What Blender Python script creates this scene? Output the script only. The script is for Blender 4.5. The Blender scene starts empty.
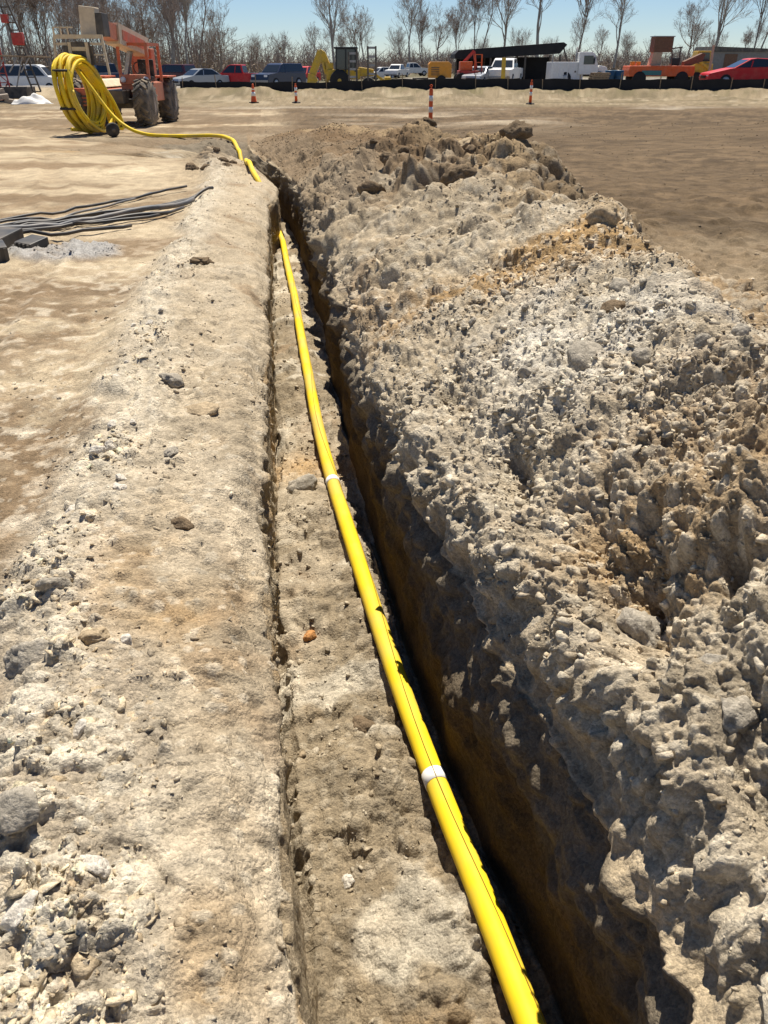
import bpy, bmesh, math, random
import numpy as np
from mathutils import Vector, Matrix

SC = bpy.context.scene
COL = SC.collection
RNG = np.random.default_rng(11)
random.seed(5)

# ------------------------------------------------------------------ camera
PITCH, YAW, CAM_H = math.radians(29.27), math.radians(7.8), 1.65
cam_d = bpy.data.cameras.new('camera')
cam_d.sensor_fit = 'VERTICAL'
cam_d.sensor_height = 24
cam_d.lens = 12 / math.tan(math.radians(32.5))
cam_d.clip_start, cam_d.clip_end = 0.05, 6000
cam = bpy.data.objects.new('camera', cam_d)
cam.location = (0, 0, CAM_H)
cam.rotation_euler = (math.pi / 2 - PITCH, 0, -YAW)
COL.objects.link(cam)
SC.camera = cam
CP = np.array([0, 0, CAM_H])
FW = np.array([math.sin(YAW) * math.cos(PITCH), math.cos(YAW) * math.cos(PITCH), -math.sin(PITCH)])

# ------------------------------------------------------------------ light
SUN_EL, SUN_AZ = math.radians(64), math.radians(14)      # azimuth from +Y towards +X
w = bpy.data.worlds.new('World')
SC.world = w
w.use_nodes = True
nt = w.node_tree
bg = nt.nodes['Background']
sky = nt.nodes.new('ShaderNodeTexSky')
sky.sky_type = 'NISHITA'
sky.sun_disc = False
sky.sun_elevation = SUN_EL
sky.sun_rotation = SUN_AZ
sky.altitude = 1500
sky.air_density, sky.dust_density, sky.ozone_density = 1.0, 0.0, 3.0
tint = nt.nodes.new('ShaderNodeMixRGB'); tint.blend_type = 'MULTIPLY'; tint.inputs[0].default_value = 1
tint.inputs[2].default_value = (.84, .915, 1.03, 1)
nt.links.new(sky.outputs[0], tint.inputs[1]); nt.links.new(tint.outputs[0], bg.inputs[0])
bg.inputs[1].default_value = 0.060
sd = bpy.data.lights.new('sun', 'SUN')
sd.energy = 5.0
sd.angle = math.radians(0.5)
sd.color = (1.0, 0.925, 0.80)
so = bpy.data.objects.new('sun', sd)
v = Vector((math.sin(SUN_AZ) * math.cos(SUN_EL), math.cos(SUN_AZ) * math.cos(SUN_EL), math.sin(SUN_EL)))
so.rotation_euler = v.to_track_quat('Z', 'Y').to_euler()
so.location = (20, 20, 40)
COL.objects.link(so)
SC.view_settings.view_transform = 'Standard'
SC.view_settings.look = 'None'
SC.view_settings.exposure = 0.62
SC.view_settings.gamma = 1.0
SC.cycles.max_bounces = 6

# ------------------------------------------------------------------ noise
from concurrent.futures import ThreadPoolExecutor
_pool = ThreadPoolExecutor(4)
def par(fn, Q):
    """run a point function over chunks in threads"""
    parts = list(_pool.map(fn, np.array_split(Q, max(1, len(Q) // 60000))))
    if isinstance(parts[0], tuple):
        return tuple(np.concatenate(z) for z in zip(*parts))
    return np.concatenate(parts)

_A, _B, _C = np.uint32(374761393), np.uint32(668265263), np.uint32(2246822519)
def _hf(ix, iy, iz, seed):
    h = ix.view(np.uint32) * _A + iy.view(np.uint32) * _B + iz.view(np.uint32) * _C + np.uint32((seed * 144665 + 977) & 0xFFFFFFFF)
    h ^= h >> np.uint32(13); h *= np.uint32(1274126177); h ^= h >> np.uint32(16)
    h *= np.uint32(2246822519); h ^= h >> np.uint32(15)
    return (h & np.uint32(0xFFFFFF)).astype(np.float32) * np.float32(1 / 0xFFFFFF)

def _vn(Q, seed):
    fl = np.floor(Q); fr = (Q - fl).astype(np.float32)
    x, y, z = [np.ascontiguousarray(fl[:, k]).astype(np.int32) for k in range(3)]
    u = fr * fr * fr * (fr * (fr * 6 - 15) + 10)
    out = np.zeros(len(Q), np.float32)
    for dx in (0, 1):
        wx = u[:, 0] if dx else 1 - u[:, 0]
        for dy in (0, 1):
            wy = u[:, 1] if dy else 1 - u[:, 1]
            for dz in (0, 1):
                wz = u[:, 2] if dz else 1 - u[:, 2]
                out += wx * wy * wz * _hf(x + np.int32(dx), y + np.int32(dy), z + np.int32(dz), seed)
    return out * 2 - 1

ROT = np.array([[0.8, 0.36, -0.48], [-0.6, 0.48, -0.64], [0.0, 0.8, 0.6]])
def fbm(Q, octv=4, seed=0, gain=0.5):
    def one(q):
        out = 0; a = 1.0; t = 0
        for k in range(octv):
            out = out + a * _vn(q, seed + k * 17)
            t += a; a *= gain
            q = q @ ROT.T * 2.03
        return out / t * 1.5
    return par(one, Q)

def lumps(Q, seed=0):
    """a dome in every cell: returns (dome 0..1, cell random)"""
    def one(q):
        fl = np.floor(q - 0.5)
        x, y, z = [np.ascontiguousarray(fl[:, k]).astype(np.int32) for k in range(3)]
        q = q.astype(np.float32)
        best = np.full(len(q), 9.0, np.float32); rid = np.zeros(len(q), np.float32)
        for dx in (0, 1):
            for dy in (0, 1):
                for dz in (0, 1):
                    cx, cy, cz = x + np.int32(dx), y + np.int32(dy), z + np.int32(dz)
                    r0 = _hf(cx, cy, cz, seed); r1 = _hf(cx, cy, cz, seed + 1)
                    r2 = _hf(cx, cy, cz, seed + 2); r3 = _hf(cx, cy, cz, seed + 3)
                    d2 = (cx + .15 + r0 * .7 - q[:, 0]) ** 2 + (cy + .15 + r1 * .7 - q[:, 1]) ** 2 + (cz + .15 + r2 * .7 - q[:, 2]) ** 2
                    d2 = (d2 / (0.25 + 0.75 * r3) ** 2).astype(np.float32)
                    m = d2 < best
                    best = np.where(m, d2, best); rid = np.where(m, r0 * .5 + r2 * .5, rid)
        return np.sqrt(np.clip(1 - best / 0.55, 0, 1)), rid
    return par(one, Q)

def sstep(a, b, x):
    t = np.clip((x - a) / (b - a), 0, 1)
    return t * t * (3 - 2 * t)

def lod(P, s):
    px = np.maximum(np.linalg.norm(P - CP, axis=1) / 803.0, P[:, 1] ** 2 / 3000 * (P[:, 1] > 0))
    return np.clip((s / px - 2.5) / 4, 0, 1).astype(np.float32)

# ------------------------------------------------------------------ plan of the trench (world metres, trench runs along +Y)
def curve(pts):
    ys, xs = zip(*pts)
    return lambda Y: np.interp(Y, ys, xs)
def smooth1(a, k):
    ker = np.hanning(k + 2)[1:-1]; ker /= ker.sum()
    return np.convolve(np.pad(a, (k // 2, k - 1 - k // 2), mode='edge'), ker, 'valid')
_yy = np.linspace(-6, 40, 2301)
def curve_s(pts, k=61):
    f0 = smooth1(curve(pts)(_yy), k)
    return lambda Y: np.interp(Y, _yy, f0)

LEFT = curve_s([(-6, -.03), (.9, -.045), (1.8, -.075), (2.7, -.10), (4, -.09), (5.6, -.06), (8, -.03), (10.5, -.01), (12.0, .03), (12.7, .16), (13.6, .17), (14.6, .06), (15.4, -.06), (17.5, -.25), (19, -.4)], 31)
RIGHT = curve_s([(-6, .80), (.9, .77), (1.3, .74), (1.66, .69), (2.14, .62), (2.67, .57), (3.2, .53), (3.9, .495), (5.1, .50), (6.4, .51), (8.35, .50), (9.8, .48), (12.2, .46), (13.5, .42), (15, .27), (16.6, .10), (17.5, -.05), (19, -.3)], 31)
CREST_X = curve_s([(-6, 1.8), (0, 1.8), (2.4, 1.60), (3.2, 1.72), (3.9, 1.95), (5.4, 2.3), (7, 2.2), (8.8, 2.6), (10, 2.45), (11.8, 2.2), (13.5, 2.3), (15.5, 2.2), (18, 1.4), (20.5, .6)], 41)
CREST_H = curve_s([(-6, .8), (0, .84), (2.4, .76), (3.2, .70), (3.9, .74), (4.7, .66), (5.5, .80), (6.6, .62), (7.6, .70), (8.8, .90), (9.6, .84), (10.6, .74), (11.8, .86), (12.6, .66), (13.4, .58), (15.5, .60), (18, .5), (20, .22), (22, 0), (23, 0)], 41)
DEPTH = curve_s([(-6, .75), (15.5, .75), (17.0, .6), (18.4, .02), (19.5, 0)], 41)
RUBX = curve_s([(-6, -.75), (1.2, -.70), (1.5, -.70), (2.4, -.80), (2.9, -.84), (5.3, -.98), (7.8, -.9), (10, -.8), (13.6, -.8), (17, -1.0), (22, -1.4)])

# rows by apparent size
def y_to_Y(y):
    a = PITCH + np.arctan((y - 512) / 803.0)
    return CAM_H / np.tan(a)
ypx = np.concatenate([np.arange(1120, 330, -1.15), np.arange(330, 138, -.6), np.arange(138, 66.2, -1.0)])
Yr = y_to_Y(ypx)
Yb = np.linspace(-5, Yr[0], 60)[:-1]
Yf = np.geomspace(Yr[-1] * 1.1, 3500, 24)
ROWS = np.concatenate([Yb, Yr, Yf])
NR = len(ROWS)

SEG = [190, 130, 40, 105, 64, 300, 76, 250]
NB = len(SEG) + 1
def breakpoints(Y):
    wl, wr = 7 + .85 * np.maximum(Y, 0), 8 + 1.05 * np.maximum(Y, 0)
    xl, xr, xc, h = LEFT(Y), RIGHT(Y), CREST_X(Y), CREST_H(Y)
    Pj = np.stack([Y * 0 + 3.1, Y / .9, Y * 0], 1)
    xr = xr + (.035 * fbm(Pj * 1.1, 3, 40)) * sstep(.2, 1.0, 19 - Y)
    xl = xl + (.014 * fbm(Pj * 2.0 + 5, 4, 41)) * sstep(.2, 1.0, 19 - Y)
    bat = -.012 + .02 * np.clip(fbm(Pj * 1.4 + 9, 3, 42), -.6, 1) + .07 * sstep(1.9, 1.2, Y)
    rub = RUBX(Y)
    near = [-wl, rub - .35, xl, xl + bat, xr - .035, xr, xc, xc + .35 + h * 1.5, wr]
    t = sstep(15.5, 26, Y)
    out = []
    fr = np.concatenate([[0], np.cumsum([40, 90, 90, 130, 110, 180, 130, 260])]).astype(float)
    fr = fr / fr[-1]
    for k in range(NB):
        far = -wl + (wl + wr) * fr[k]
        out.append(near[k] * (1 - t) + far * t)
    return out, (xl, xr, xc, h, rub)

def base_z(X, Y):
    """smooth ground height (no walls) at plain X, Y arrays"""
    xl, xr, xc, h, rub = LEFT(Y), RIGHT(Y), CREST_X(Y), CREST_H(Y), RUBX(Y)
    z = np.zeros_like(X)
    near = sstep(26, 17, Y)
    # left bank: thrown-up rubble strip that dips to the trench edge
    tb = np.clip((X - rub) / (xl - rub), -0.6, 1)
    bank = np.where(tb < 0, sstep(-.35, .05, tb), 1 - .70 * sstep(.05, 1, tb)) * .075
    bank = bank - .10 * np.where(X <= xl, sstep(-.20, 0, X - xl) ** 1.5, 1)
    bank = np.where(X <= xl, bank, -.08)
    bank = np.where(X <= xl + .03, bank, 0)
    z += bank * near
    t = np.clip((X - xr) / np.maximum(xc - xr, .05), 0, 1)
    up = .45 * t + .55 * np.sin(t * math.pi / 2) ** .8
    st = np.interp(Y, [1.2, 2.0, 2.8, 3.6, 6, 9], [.20, .18, .12, .08, .08, .03]) * sstep(16, 12, Y)
    z += np.where(X > xr, st * sstep(0, .09, X - xr) * (1 - t) ** 1.2, 0)
    z += .13 * np.exp(-((X - 2.05) / .30) ** 2 - ((Y - 5.0) / .42) ** 2)
    wb = .35 + h * 1.5
    t2 = np.clip((X - xc) / wb, 0, 1)
    dn = (1 - t2) ** 1.35
    z += np.where(X > xr, h * np.where(X < xc, up, dn), 0)
    # low berm along the car park and gentle swells of the far field
    T = Y * math.cos(YAW) + X * math.sin(YAW)
    z += .12 * np.exp(-((T - 50.0) / 3.0) ** 2) * sstep(-16, -6, X) + (.30 - .60 * sstep(58, 66, T) * sstep(3, -3, X * math.cos(YAW) - Y * math.sin(YAW))) * sstep(47, 53, T) * sstep(400, 200, T)
    return z

def build_ground():
    bps, (xl, xr, xc, h, rub) = breakpoints(ROWS)
    cols_x, cols_w, cols_d = [], [], []
    Y = ROWS
    dep = DEPTH(Y)
    xs, zs = [], []
    for s, n in enumerate(SEG):
        last = (s == len(SEG) - 1)
        q = np.linspace(0, 1, n + (1 if last else 0), endpoint=last) if not last else np.linspace(0, 1, n)
        if s == 0: q = 1 - (1 - q) ** 2.6
        if s == 7: q = q ** 1.9
        a, b = bps[s], bps[s + 1]
        for qq in q:
            X = a + (b - a) * qq
            z = base_z(X, Y)
            if s == 2: z = z - dep * qq
            elif s == 3: z = z - dep  * (1 - .05 * math.sin(math.pi * qq))
            elif s == 4: z = z - dep * (1 - qq)
            xs.append(X); zs.append(z)
    X = np.stack(xs, 1); Z = np.stack(zs, 1); YY = np.repeat(Y[:, None], X.shape[1], 1)
    P = np.stack([X, YY, Z], 2)
    nr, nc = X.shape
    seg = np.concatenate([np.full(n, s) for s, n in enumerate(SEG)])
    segm = np.repeat(seg[None, :], nr, 0).ravel()
    def blur(A, k):
        Q = np.cumsum(np.pad(A, ((0, 0), (k + 1, k), (0, 0)), mode='edge'), axis=1)
        return (Q[:, 2 * k + 1:] - Q[:, :-2 * k - 1]) / (2 * k + 1)
    keep = sstep(3, 12, np.minimum(np.arange(nc), nc - 1 - np.arange(nc)))[None, :, None]
    P = P * (1 - keep) + blur(P, 4) * keep
    du = np.gradient(P, axis=1); dv = np.gradient(P, axis=0)
    N = np.cross(du, dv)
    N /= np.maximum(np.linalg.norm(N, axis=2, keepdims=True), 1e-9)
    N = blur(N, 7).reshape(-1, 3)
    N /= np.maximum(np.linalg.norm(N, axis=1, keepdims=True), 1e-9)
    P = P.reshape(-1, 3)
    return P, N, segm, nr, nc

P, N, SEGM, NRr, NCc = build_ground()
Xf, Yf_ = P[:, 0].copy(), P[:, 1].copy()
xl_, xr_, xc_, h_, rub_ = LEFT(Yf_), RIGHT(Yf_), CREST_X(Yf_), CREST_H(Yf_), RUBX(Yf_)
rub_ = rub_ + .13 * fbm(np.stack([Xf * 0 + 2.2, Yf_ / .8, Yf_ * 0], 1), 3, 43)
T_ = Yf_ * math.cos(YAW) + Xf * math.sin(YAW)
nearm = sstep(25, 19, Yf_)
intr = ((Xf > xl_) & (Xf < xr_)).astype(np.float32)
foot = xc_ + .35 + 1.5 * h_
wn = fbm(P / .5, 3, 90)
m_pile = (sstep(0, .05, Xf - xr_) * sstep(.15, -.25, Xf - foot + .18 * wn) * nearm).astype(np.float32)
m_bank = (sstep(-.22, .08, Xf - rub_ + .12 * wn) * (Xf <= xl_) * sstep(24, 17, Yf_)).astype(np.float32)
m_rub = (np.exp(-((Xf - rub_ - .03 + .10 * wn) / .16) ** 2) * sstep(24, 17, Yf_)).astype(np.float32)
m_floor = (SEGM == 3).astype(np.float32) * sstep(20, 17.5, Yf_)
m_wl = (SEGM == 2).astype(np.float32) * nearm
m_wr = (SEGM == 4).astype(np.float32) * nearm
m_flat = np.clip(1 - m_pile - m_bank - m_floor - m_wl - m_wr, 0, 1)
m_leftclod = (np.exp(-((Xf + 1.0) / .45) ** 2) * np.exp(-((Yf_ - 17.2) / 2.6) ** 2)).astype(np.float32)

def g(x0, y0, rx, ry):
    return np.exp(-((Xf - x0) / rx) ** 2 - ((Yf_ - y0) / ry) ** 2).astype(np.float32)

D = np.zeros(len(P), np.float32)
PITS = [(.86, 1.62, .07, .24, -.2, .09), (.98, 1.85, .05, .17, -.5, .06), (1.12, 1.62, .03, .10, -.6, .07), (.95, 1.15, .06, .16, -.5, .12), (.92, .98, .09, .17, -.3, .16),
        (.80, 3.55, .05, .14, -.5, .10), (.95, 2.15, .05, .18, -.5, .05), (1.15, 1.40, .04, .12, -.6, .09),
        (1.25, 1.15, .04, .14, -.5, .10), (.80, 2.55, .05, .22, -.2, .10), (1.72, 8.0, .22, .22, 0, .20), (1.9, 9.2, .18, .16, 0, .18), (1.02, 2.62, .06, .12, -.5, .06)]
warp = np.stack([fbm(P / .30, 2, 61), fbm(P / .30, 2, 71), fbm(P / .30, 2, 81)], 1) * .045
warp2 = np.stack([fbm(P / .085, 2, 62), fbm(P / .085, 2, 72), fbm(P / .085, 2, 82)], 1) * .022
PW = P + warp + warp2
# how lumpy the heap is: rough by the camera and at the crest, raked smoother on the middle slope
tt = np.clip((Xf - xr_) / np.maximum(xc_ - xr_, .05), 0, 1.6)
rough = np.clip(.5 + .6 * fbm(P / 1.1, 2, 33) + .8 * sstep(2.9, 1.6, Yf_) + .9 * sstep(7.2, 8.5, Yf_) * sstep(.55, .9, tt) * sstep(14, 11, Yf_)
                - .35 * g(1.25, 3.6, .7, 1.0) + .5 * sstep(4.4, 5.5, Yf_), .35, 1.8).astype(np.float32)
D += (m_pile * sstep(0, .25, Xf - xr_)) * .10 * fbm(P / .9, 3, 21)
L42, L22 = lod(P, .42), lod(P, .22)
l1, id1 = lumps(PW / .42, 101)
l1 = l1 ** 1.5 * sstep(.0, .1, l1)
l2, id2 = lumps(PW / .20, 201)
l2s = l2 ** 1.6

l3, id3 = lumps((P + warp * .3 + warp2 * .8) / .085, 301)
l4, id4 = lumps((P + warp * .2) / .040, 401)
l5, id5 = lumps(P / .021, 501)
l3d, l4d, l5d = l3 ** 1.6, l4 ** 1.5, l5 ** 1.3
f1 = fbm(P / .22, 4, 5)
f2 = fbm(P / .05, 3, 6)
D += m_pile * rough * (.080 * l1 * (id1 > .35) * L42 + .034 * l2s * lod(P, .12) + .024 * l3d * lod(P, .085)) + m_pile * (.017 * l4d * lod(P, .04) + .009 * l5d * lod(P, .021) + .012 * fbm(P / .045, 3, 28) * lod(P, .045))
D += m_pile * ((.026 + .02 * sstep(4.4, 5.5, Yf_)) * f1 * L22 + .05 * sstep(4.5, 6, Yf_) * lod(P, .3) * fbm(P / .38, 4, 78) + .015 * f2 * lod(P, .05) + .022 * rough * L22 * (np.abs(fbm(P / .30, 4, 23)) - .25))
D += m_pile * (.24 * g(1.9, 8.9, .9, 1.0) + .10 * g(1.5, 11.2, .8, .8)) * (1.0 * fbm(P / .55, 5, 25, .6) + .25 * l1 * L42 + .5 * np.abs(fbm(P / .28, 4, 26)))
D += m_pile * sstep(8, 10, Yf_) * .05 * fbm(P / .25, 4, 29, .6)
# slumped hollows biting into the heap above the trench lip
hol = g(.92, 1.62, .15, .42) * .05 + g(.96, .75, .15, .32) * .12 + g(.84, 2.55, .10, .30) * .08 + g(.78, 3.35, .10, .25) * .08 + g(.6, 6.3, .10, .4) * .05
D -= m_pile * hol * (1 + .6 * f1)
lipm = np.exp(-((Xf - xr_) / .10) ** 2 - ((P[:, 2] + .02) / .22) ** 2).astype(np.float32) * nearm
D += lipm * (.030 * l2s * (id2 > .4) + .022 * l3 + .085 * fbm(P / .22, 5, 22) - .02)
D += m_wr * (.3 + .7 * sstep(-.7, -.35, P[:, 2])) * (.050 * f1 + .03 * fbm(P * np.array([2.5, 2.5, 9.]), 4, 24) + .008 * l3 + .004 * f2)
plate2 = np.clip(l2 * 2.4, 0, 1) * (.35 + .65 * id2); plate3 = np.clip(l3 * 2.4, 0, 1) * (.3 + .7 * id3); plate4 = np.clip(l4 * 2.2, 0, 1) * (.3 + .7 * id4)
slab = m_bank * sstep(-.28, -.48, Xf + .10 * wn) * sstep(2.3, 1.5, Yf_) + m_rub * .6 + m_bank * .35 * sstep(.1, .6, wn)
D += slab * (.005 * plate2 + .006 * plate3 + .008 * plate4 * lod(P, .04))
def pit(x, y, rx, ry, rot=0.0):
    ca, sa = math.cos(rot), math.sin(rot)
    u = ((Xf - x) * ca + (Yf_ - y) * sa) / rx; v = (-(Xf - x) * sa + (Yf_ - y) * ca) / ry
    return np.exp(-(u * u + v * v) ** 2).astype(np.float32)
fw = fbm(P / .16, 3, 27)
for (x, y, rx, ry, ro, a) in PITS:
    D -= m_pile * a * pit(x, y, rx, ry, ro) * (1 + .5 * fw)
crk = np.abs(fbm(PW / .34, 3, 44)); crm = sstep(-.05, .35, fbm(P / .9, 2, 49))
ter = sstep(-.03, .03, fbm(PW / .26, 3, 68)) * .6 + sstep(-.03, .03, fbm(PW / .12, 3, 69)) * .4
D += m_bank * (.022 * fbm(P / .22, 4, 64) * lod(P, .2) + (.006 + .016 * crm) * ter * sstep(-.08, -.3, Xf))
D += m_rub * .018 * ter + m_floor * .022 * sstep(-.03, .03, fbm(PW / .2, 3, 70)) * sstep(0, .3, fbm(P / .7, 2, 74))
gpm = (m_flat * (Xf < 0) * sstep(.25, .6, 1.25 * g(-2.15, 8.55, .55, .42) + .4 * wn * g(-2.15, 8.55, .8, .7))).astype(np.float32)
D += gpm * (.03 + .035 * l3 + .02 * l4)
D += m_floor * (g(.40, 1.30, .10, .45) + .8 * g(.33, 2.3, .08, .4) + .7 * g(.30, 3.4, .1, .3)) * (.035 * l2s + .05 * np.abs(f1) + .02 * l3)
fine = fbm(P / .11, 4, 94, .6) * lod(P, .11)
D += (m_bank * .009 + m_flat * .006 + m_floor * .006) * fine + m_bank * .012 * l3d * (id3 > .45) * lod(P, .085)
# wheel tracks pressed into the open ground: (x at y=0, slope dx/dy, bend, pair gap)
trackm = np.zeros(len(P), np.float32)
wob = .18 * fbm(np.stack([Yf_ * 0, Yf_ / 5, Xf * 0], 1), 2, 91)
for (x0, sl, bd, gap) in [(1.2, .62, .004, 1.7), (5.5, .30, .012, 1.8), (9.5, .05, .02, 1.7), (-.5, 1.05, -.006, 1.9), (14, -.15, .02, 1.8), (-6.2, .10, .004, 1.6), (-4.4, -.12, .0, 1.7), (-1.9, -.10, -.004, 1.5)]:
    for sd in (-.5, .5):
        d_ = (Xf - (x0 + sl * Yf_ + bd * Yf_ ** 2 + wob + sd * gap * math.hypot(1, sl))) / math.hypot(1, sl)
        lug = .6 + .4 * np.sin((Yf_ * math.hypot(1, sl) + np.abs(d_) * 1.5) * 2 * math.pi / .22) * lod(P, .16)
        trackm = np.maximum(trackm, np.exp(-(d_ / .17) ** 4) * lug)
        D += m_flat * .018 * np.exp(-((np.abs(d_) - .23) / .07) ** 2) * sstep(60, 30, T_)
trackm = (trackm * m_flat * sstep(40, 30, T_) * np.clip(.55 + fbm(P / 2.2, 3, 92), 0, 1)).astype(np.float32)
D -= .028 * trackm
# scraped left wall
D += m_wl * (.010 * fbm(P / .12, 4, 7) + .006 * f2)
D += m_floor * (.030 * f1 + .030 * l2 * (id2 > .55) + .016 * l3 * (id3 > .35) + .008 * l4 * lod(P, .04) + .004 * l5 * lod(P, .021) + .05 * fbm(P / .7, 2, 9))
# left bank: packed, scraped by the bucket, with a cobbly outer edge
str_ = fbm(P * np.array([9.0, 1.7, 3.0]) + np.array([0, 0, 0]), 3, 8)
D += m_bank * (.020 * fbm(P / .6, 3, 13) + .008 * str_ + .007 * f2 * lod(P, .05) + .006 * l3 * (id3 > .6) + .004 * l4 * lod(P, .04) * (id4 > .5))
D += m_rub * (.016 * l2s * (id2 > .5) + .010 * l3d * (id3 > .4) + .007 * l4 * lod(P, .04))
D += m_leftclod * (.10 * l1 + .07 * l2 + .05 * f1 + .04)
# flats
trk = fbm(P * np.array([.9, .16, 1]), 3, 15)
fieldm = m_flat * sstep(0, .5, Xf - 1.0)
D += m_flat * (.020 * fbm(P / 1.6, 3, 16) + .010 * trk + .012 * f1 * lod(P, .22) + .005 * f2 * lod(P, .05) + .005 * l3 * (id3 > .75) * lod(P, .085) + .003 * l4 * (id4 > .6) * lod(P, .04)) * sstep(120, 50, Yf_)
rutd = Yf_ * .25 + Xf * .97
D += fieldm * lod(P, .3) * (.014 * np.sin(rutd * 5.2 + 2.0 * fbm(P / 4, 2, 45)) * np.clip(.3 + fbm(P / 3, 2, 46), 0, 1) + .05 * l2s * (id2 > .78) * lod(P, .2) + .06 * l3d * (id3 > .68) * lod(P, .085) + .022 * f1 * L22 + .02 * np.abs(fbm(P / .5, 4, 93))) * sstep(45, 25, T_)
D += fieldm * .02 * fbm(P * np.array([.25, .9, 1]), 4, 48) * sstep(60, 30, T_)
D += .26 * fbm(P / 1.3, 4, 47) * np.exp(-((T_ - 49) / 4.0) ** 2) * sstep(-16, -6, Xf)
G = P + N * D[:, None]

# ---- soil colours (what the soil itself is: limestone dust, tan and ochre clay, brown topsoil; the right trench wall has shade painted in too)
c = lambda *a: np.array(a, np.float32)
PALE, GREY, TAN, OCH, BRN, DRK, FLD = c(.60, .535, .42), c(.42, .352, .255), c(.435, .35, .235), c(.37, .24, .11), c(.20, .142, .085), c(.15, .11, .07), c(.125, .087, .050)
n1 = fbm(P / 1.3, 4, 51); n2 = fbm(P / .35, 4, 52); n3 = fbm(P / .10, 3, 53); n4 = fbm(P / 3.5, 3, 54)
col = np.repeat(TAN[None], len(P), 0)
def mix(m, cc):
    global col
    m = np.clip(m, 0, 1)[:, None].astype(np.float32)
    col = col * (1 - m) + cc * m
# left flat: pale tan with damp brown patches
lf = m_flat * (Xf < 0)
mix(lf * .45 * sstep(.0, .8, n1 + .5 * n2), PALE * c(1.0, .94, .82))
PX = P * np.array([.6, 1.0, 1.0]) 
band = fbm(PX / 1.1, 4, 55)
mix(lf * (.9 * sstep(-.08, .4, band + .30 * n2) + .8 * g(-1.35, 3.6, .5, .8) * sstep(-.5, .4, n2) + .8 * g(-1.1, 1.9, .35, .9) * sstep(-.6, .3, n2)), BRN * 1.15)
mix(lf * .9 * np.clip(1.4 * g(-3.4, 12.9, 4.0, 1.1), 0, 1) * sstep(-.9, .1, n2 + band), BRN * 1.0)
mix(lf * .7 * g(-5, 17.5, 5.0, 1.0) * sstep(-.6, .3, n2 + band), BRN * 1.1)
mix(lf * .8 * g(-2.2, 6.9, 1.3, .5) * sstep(-.6, .4, n2 + band), BRN)
mix(lf * .85 * g(-1.7, 4.3, .7, .5) * sstep(-.6, .3, n2 + .5 * band), BRN * .9)
mix(lf * .85 * g(-1.2, 2.1, .42, .8) * sstep(-.7, .2, n2), BRN * .92)
mix(lf * .5 * sstep(.15, .6, n3 + .5 * n2) * lod(P, .1), PALE * .95)
mix(lf * .55 * sstep(.1, .6, fbm(P / .16, 4, 79, .65)) * lod(P, .1), BRN * 1.3)
gp = np.clip(1.25 * g(-2.15, 8.55, .55, .42) + .4 * wn * g(-2.15, 8.55, .8, .7), 0, 1)
mix(lf * sstep(.25, .6, gp) * .95, c(.36, .35, .335))
# bank
mix(m_bank * .62, GREY * 1.0)
diag = fbm(np.stack([P[:, 0] * 3.2 + P[:, 1] * 1.6, P[:, 1] * .9 - P[:, 0] * .5, P[:, 2]], 1), 4, 63)
mix(m_bank * sstep(-.2, .7, n1 * .6 + n2 * .4 + diag * .5) * .85, TAN * .80)
mix(m_bank * sstep(.0, .55, diag + .4 * n3) * .72, BRN * 1.25)
mix(m_bank * (sstep(2.0, 1.1, Yf_) * .6), PALE * .95)
mix(m_bank * (.8 * g(-.50, 2.45, .22, .40) + .7 * g(-.22, 1.0, .12, .5)) * sstep(-.6, .5, n2), OCH * 1.12)
mix(m_bank * sstep(.25, .9, n2 + .4 * str_) * .45, GREY * .72)
mix(m_rub * .6, PALE * .92)
mix(slab * .7, PALE)
mix(slab * sstep(.25, .05, l3) * .35, BRN)
mix(m_leftclod * .7, BRN * .9)
# floor and walls
mix(m_floor, TAN * .62)
mix(m_floor * sstep(-.1, .5, n1 + .6 * n2) * .85, GREY * .95)
mix(m_floor * sstep(.35, .9, n2 + .3 * n3) * .7, BRN)
mix(m_floor * .9 * sstep(.12, .45, fbm(P / .30, 3, 82)), PALE * .82)
mix(m_floor * .75 * sstep(.12, .3, Xf - xl_) * sstep(1.9, 1.2, Yf_) * sstep(-.5, .3, n2), OCH * .85)
mix(m_floor * .8 * g(.15, 4.9, .4, .25), OCH * 1.1)
mix(m_wl, TAN * .8); mix(m_wl * sstep(0, .8, n2) * .6, OCH)
wz = P[:, 2]
mix(m_wr, OCH * .27); mix(m_wr * sstep(-.2, .5, n2 + .6 * fbm(P * np.array([.6, .6, 7.]), 3, 56)) * .7, BRN * .42)  # right wall: ochre and brown soil darkened to paint in the trench shade
mix(m_wr * sstep(-.42, -.12, wz + .12 * n2) * .85, GREY * .5)  # grey upper part of that wall, painted shade included
# heap
mix(m_pile, GREY * 1.0)
mix(m_pile * sstep(-.45, .5, n1 + .6 * n2) * .8, TAN * .80)
mix(m_pile * sstep(.0, .7, fbm(P / .8, 4, 75) + .3 * n2) * .7 * (1 - g(1.4, 3.4, .6, .9)), BRN * 1.5)
mix(m_pile * sstep(7.5, 10, Yf_) * (.6 + .4 * sstep(-.2, .5, n1 + .4 * n2 + 1.6 * (tt - .55))), BRN * .92)
mix(m_pile * sstep(12, 14.5, Yf_) * .75, BRN * .95)
mix(m_pile * sstep(7.2, 8.6, Yf_) * sstep(.25, .75, tt + .25 * n2) * .85, c(.165, .108, .058))
mix(m_pile * .8 * sstep(.72, .95, tt + .12 * n2) * sstep(4.0, 4.6, Yf_), TAN * c(.75, .68, .58))
mix(m_pile * sstep(.93, 1.1, tt + .07 * n2) * .85, TAN * c(.78, .70, .62) * (1 - .5 * sstep(6.5, 8, Yf_))[:, None])
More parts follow.
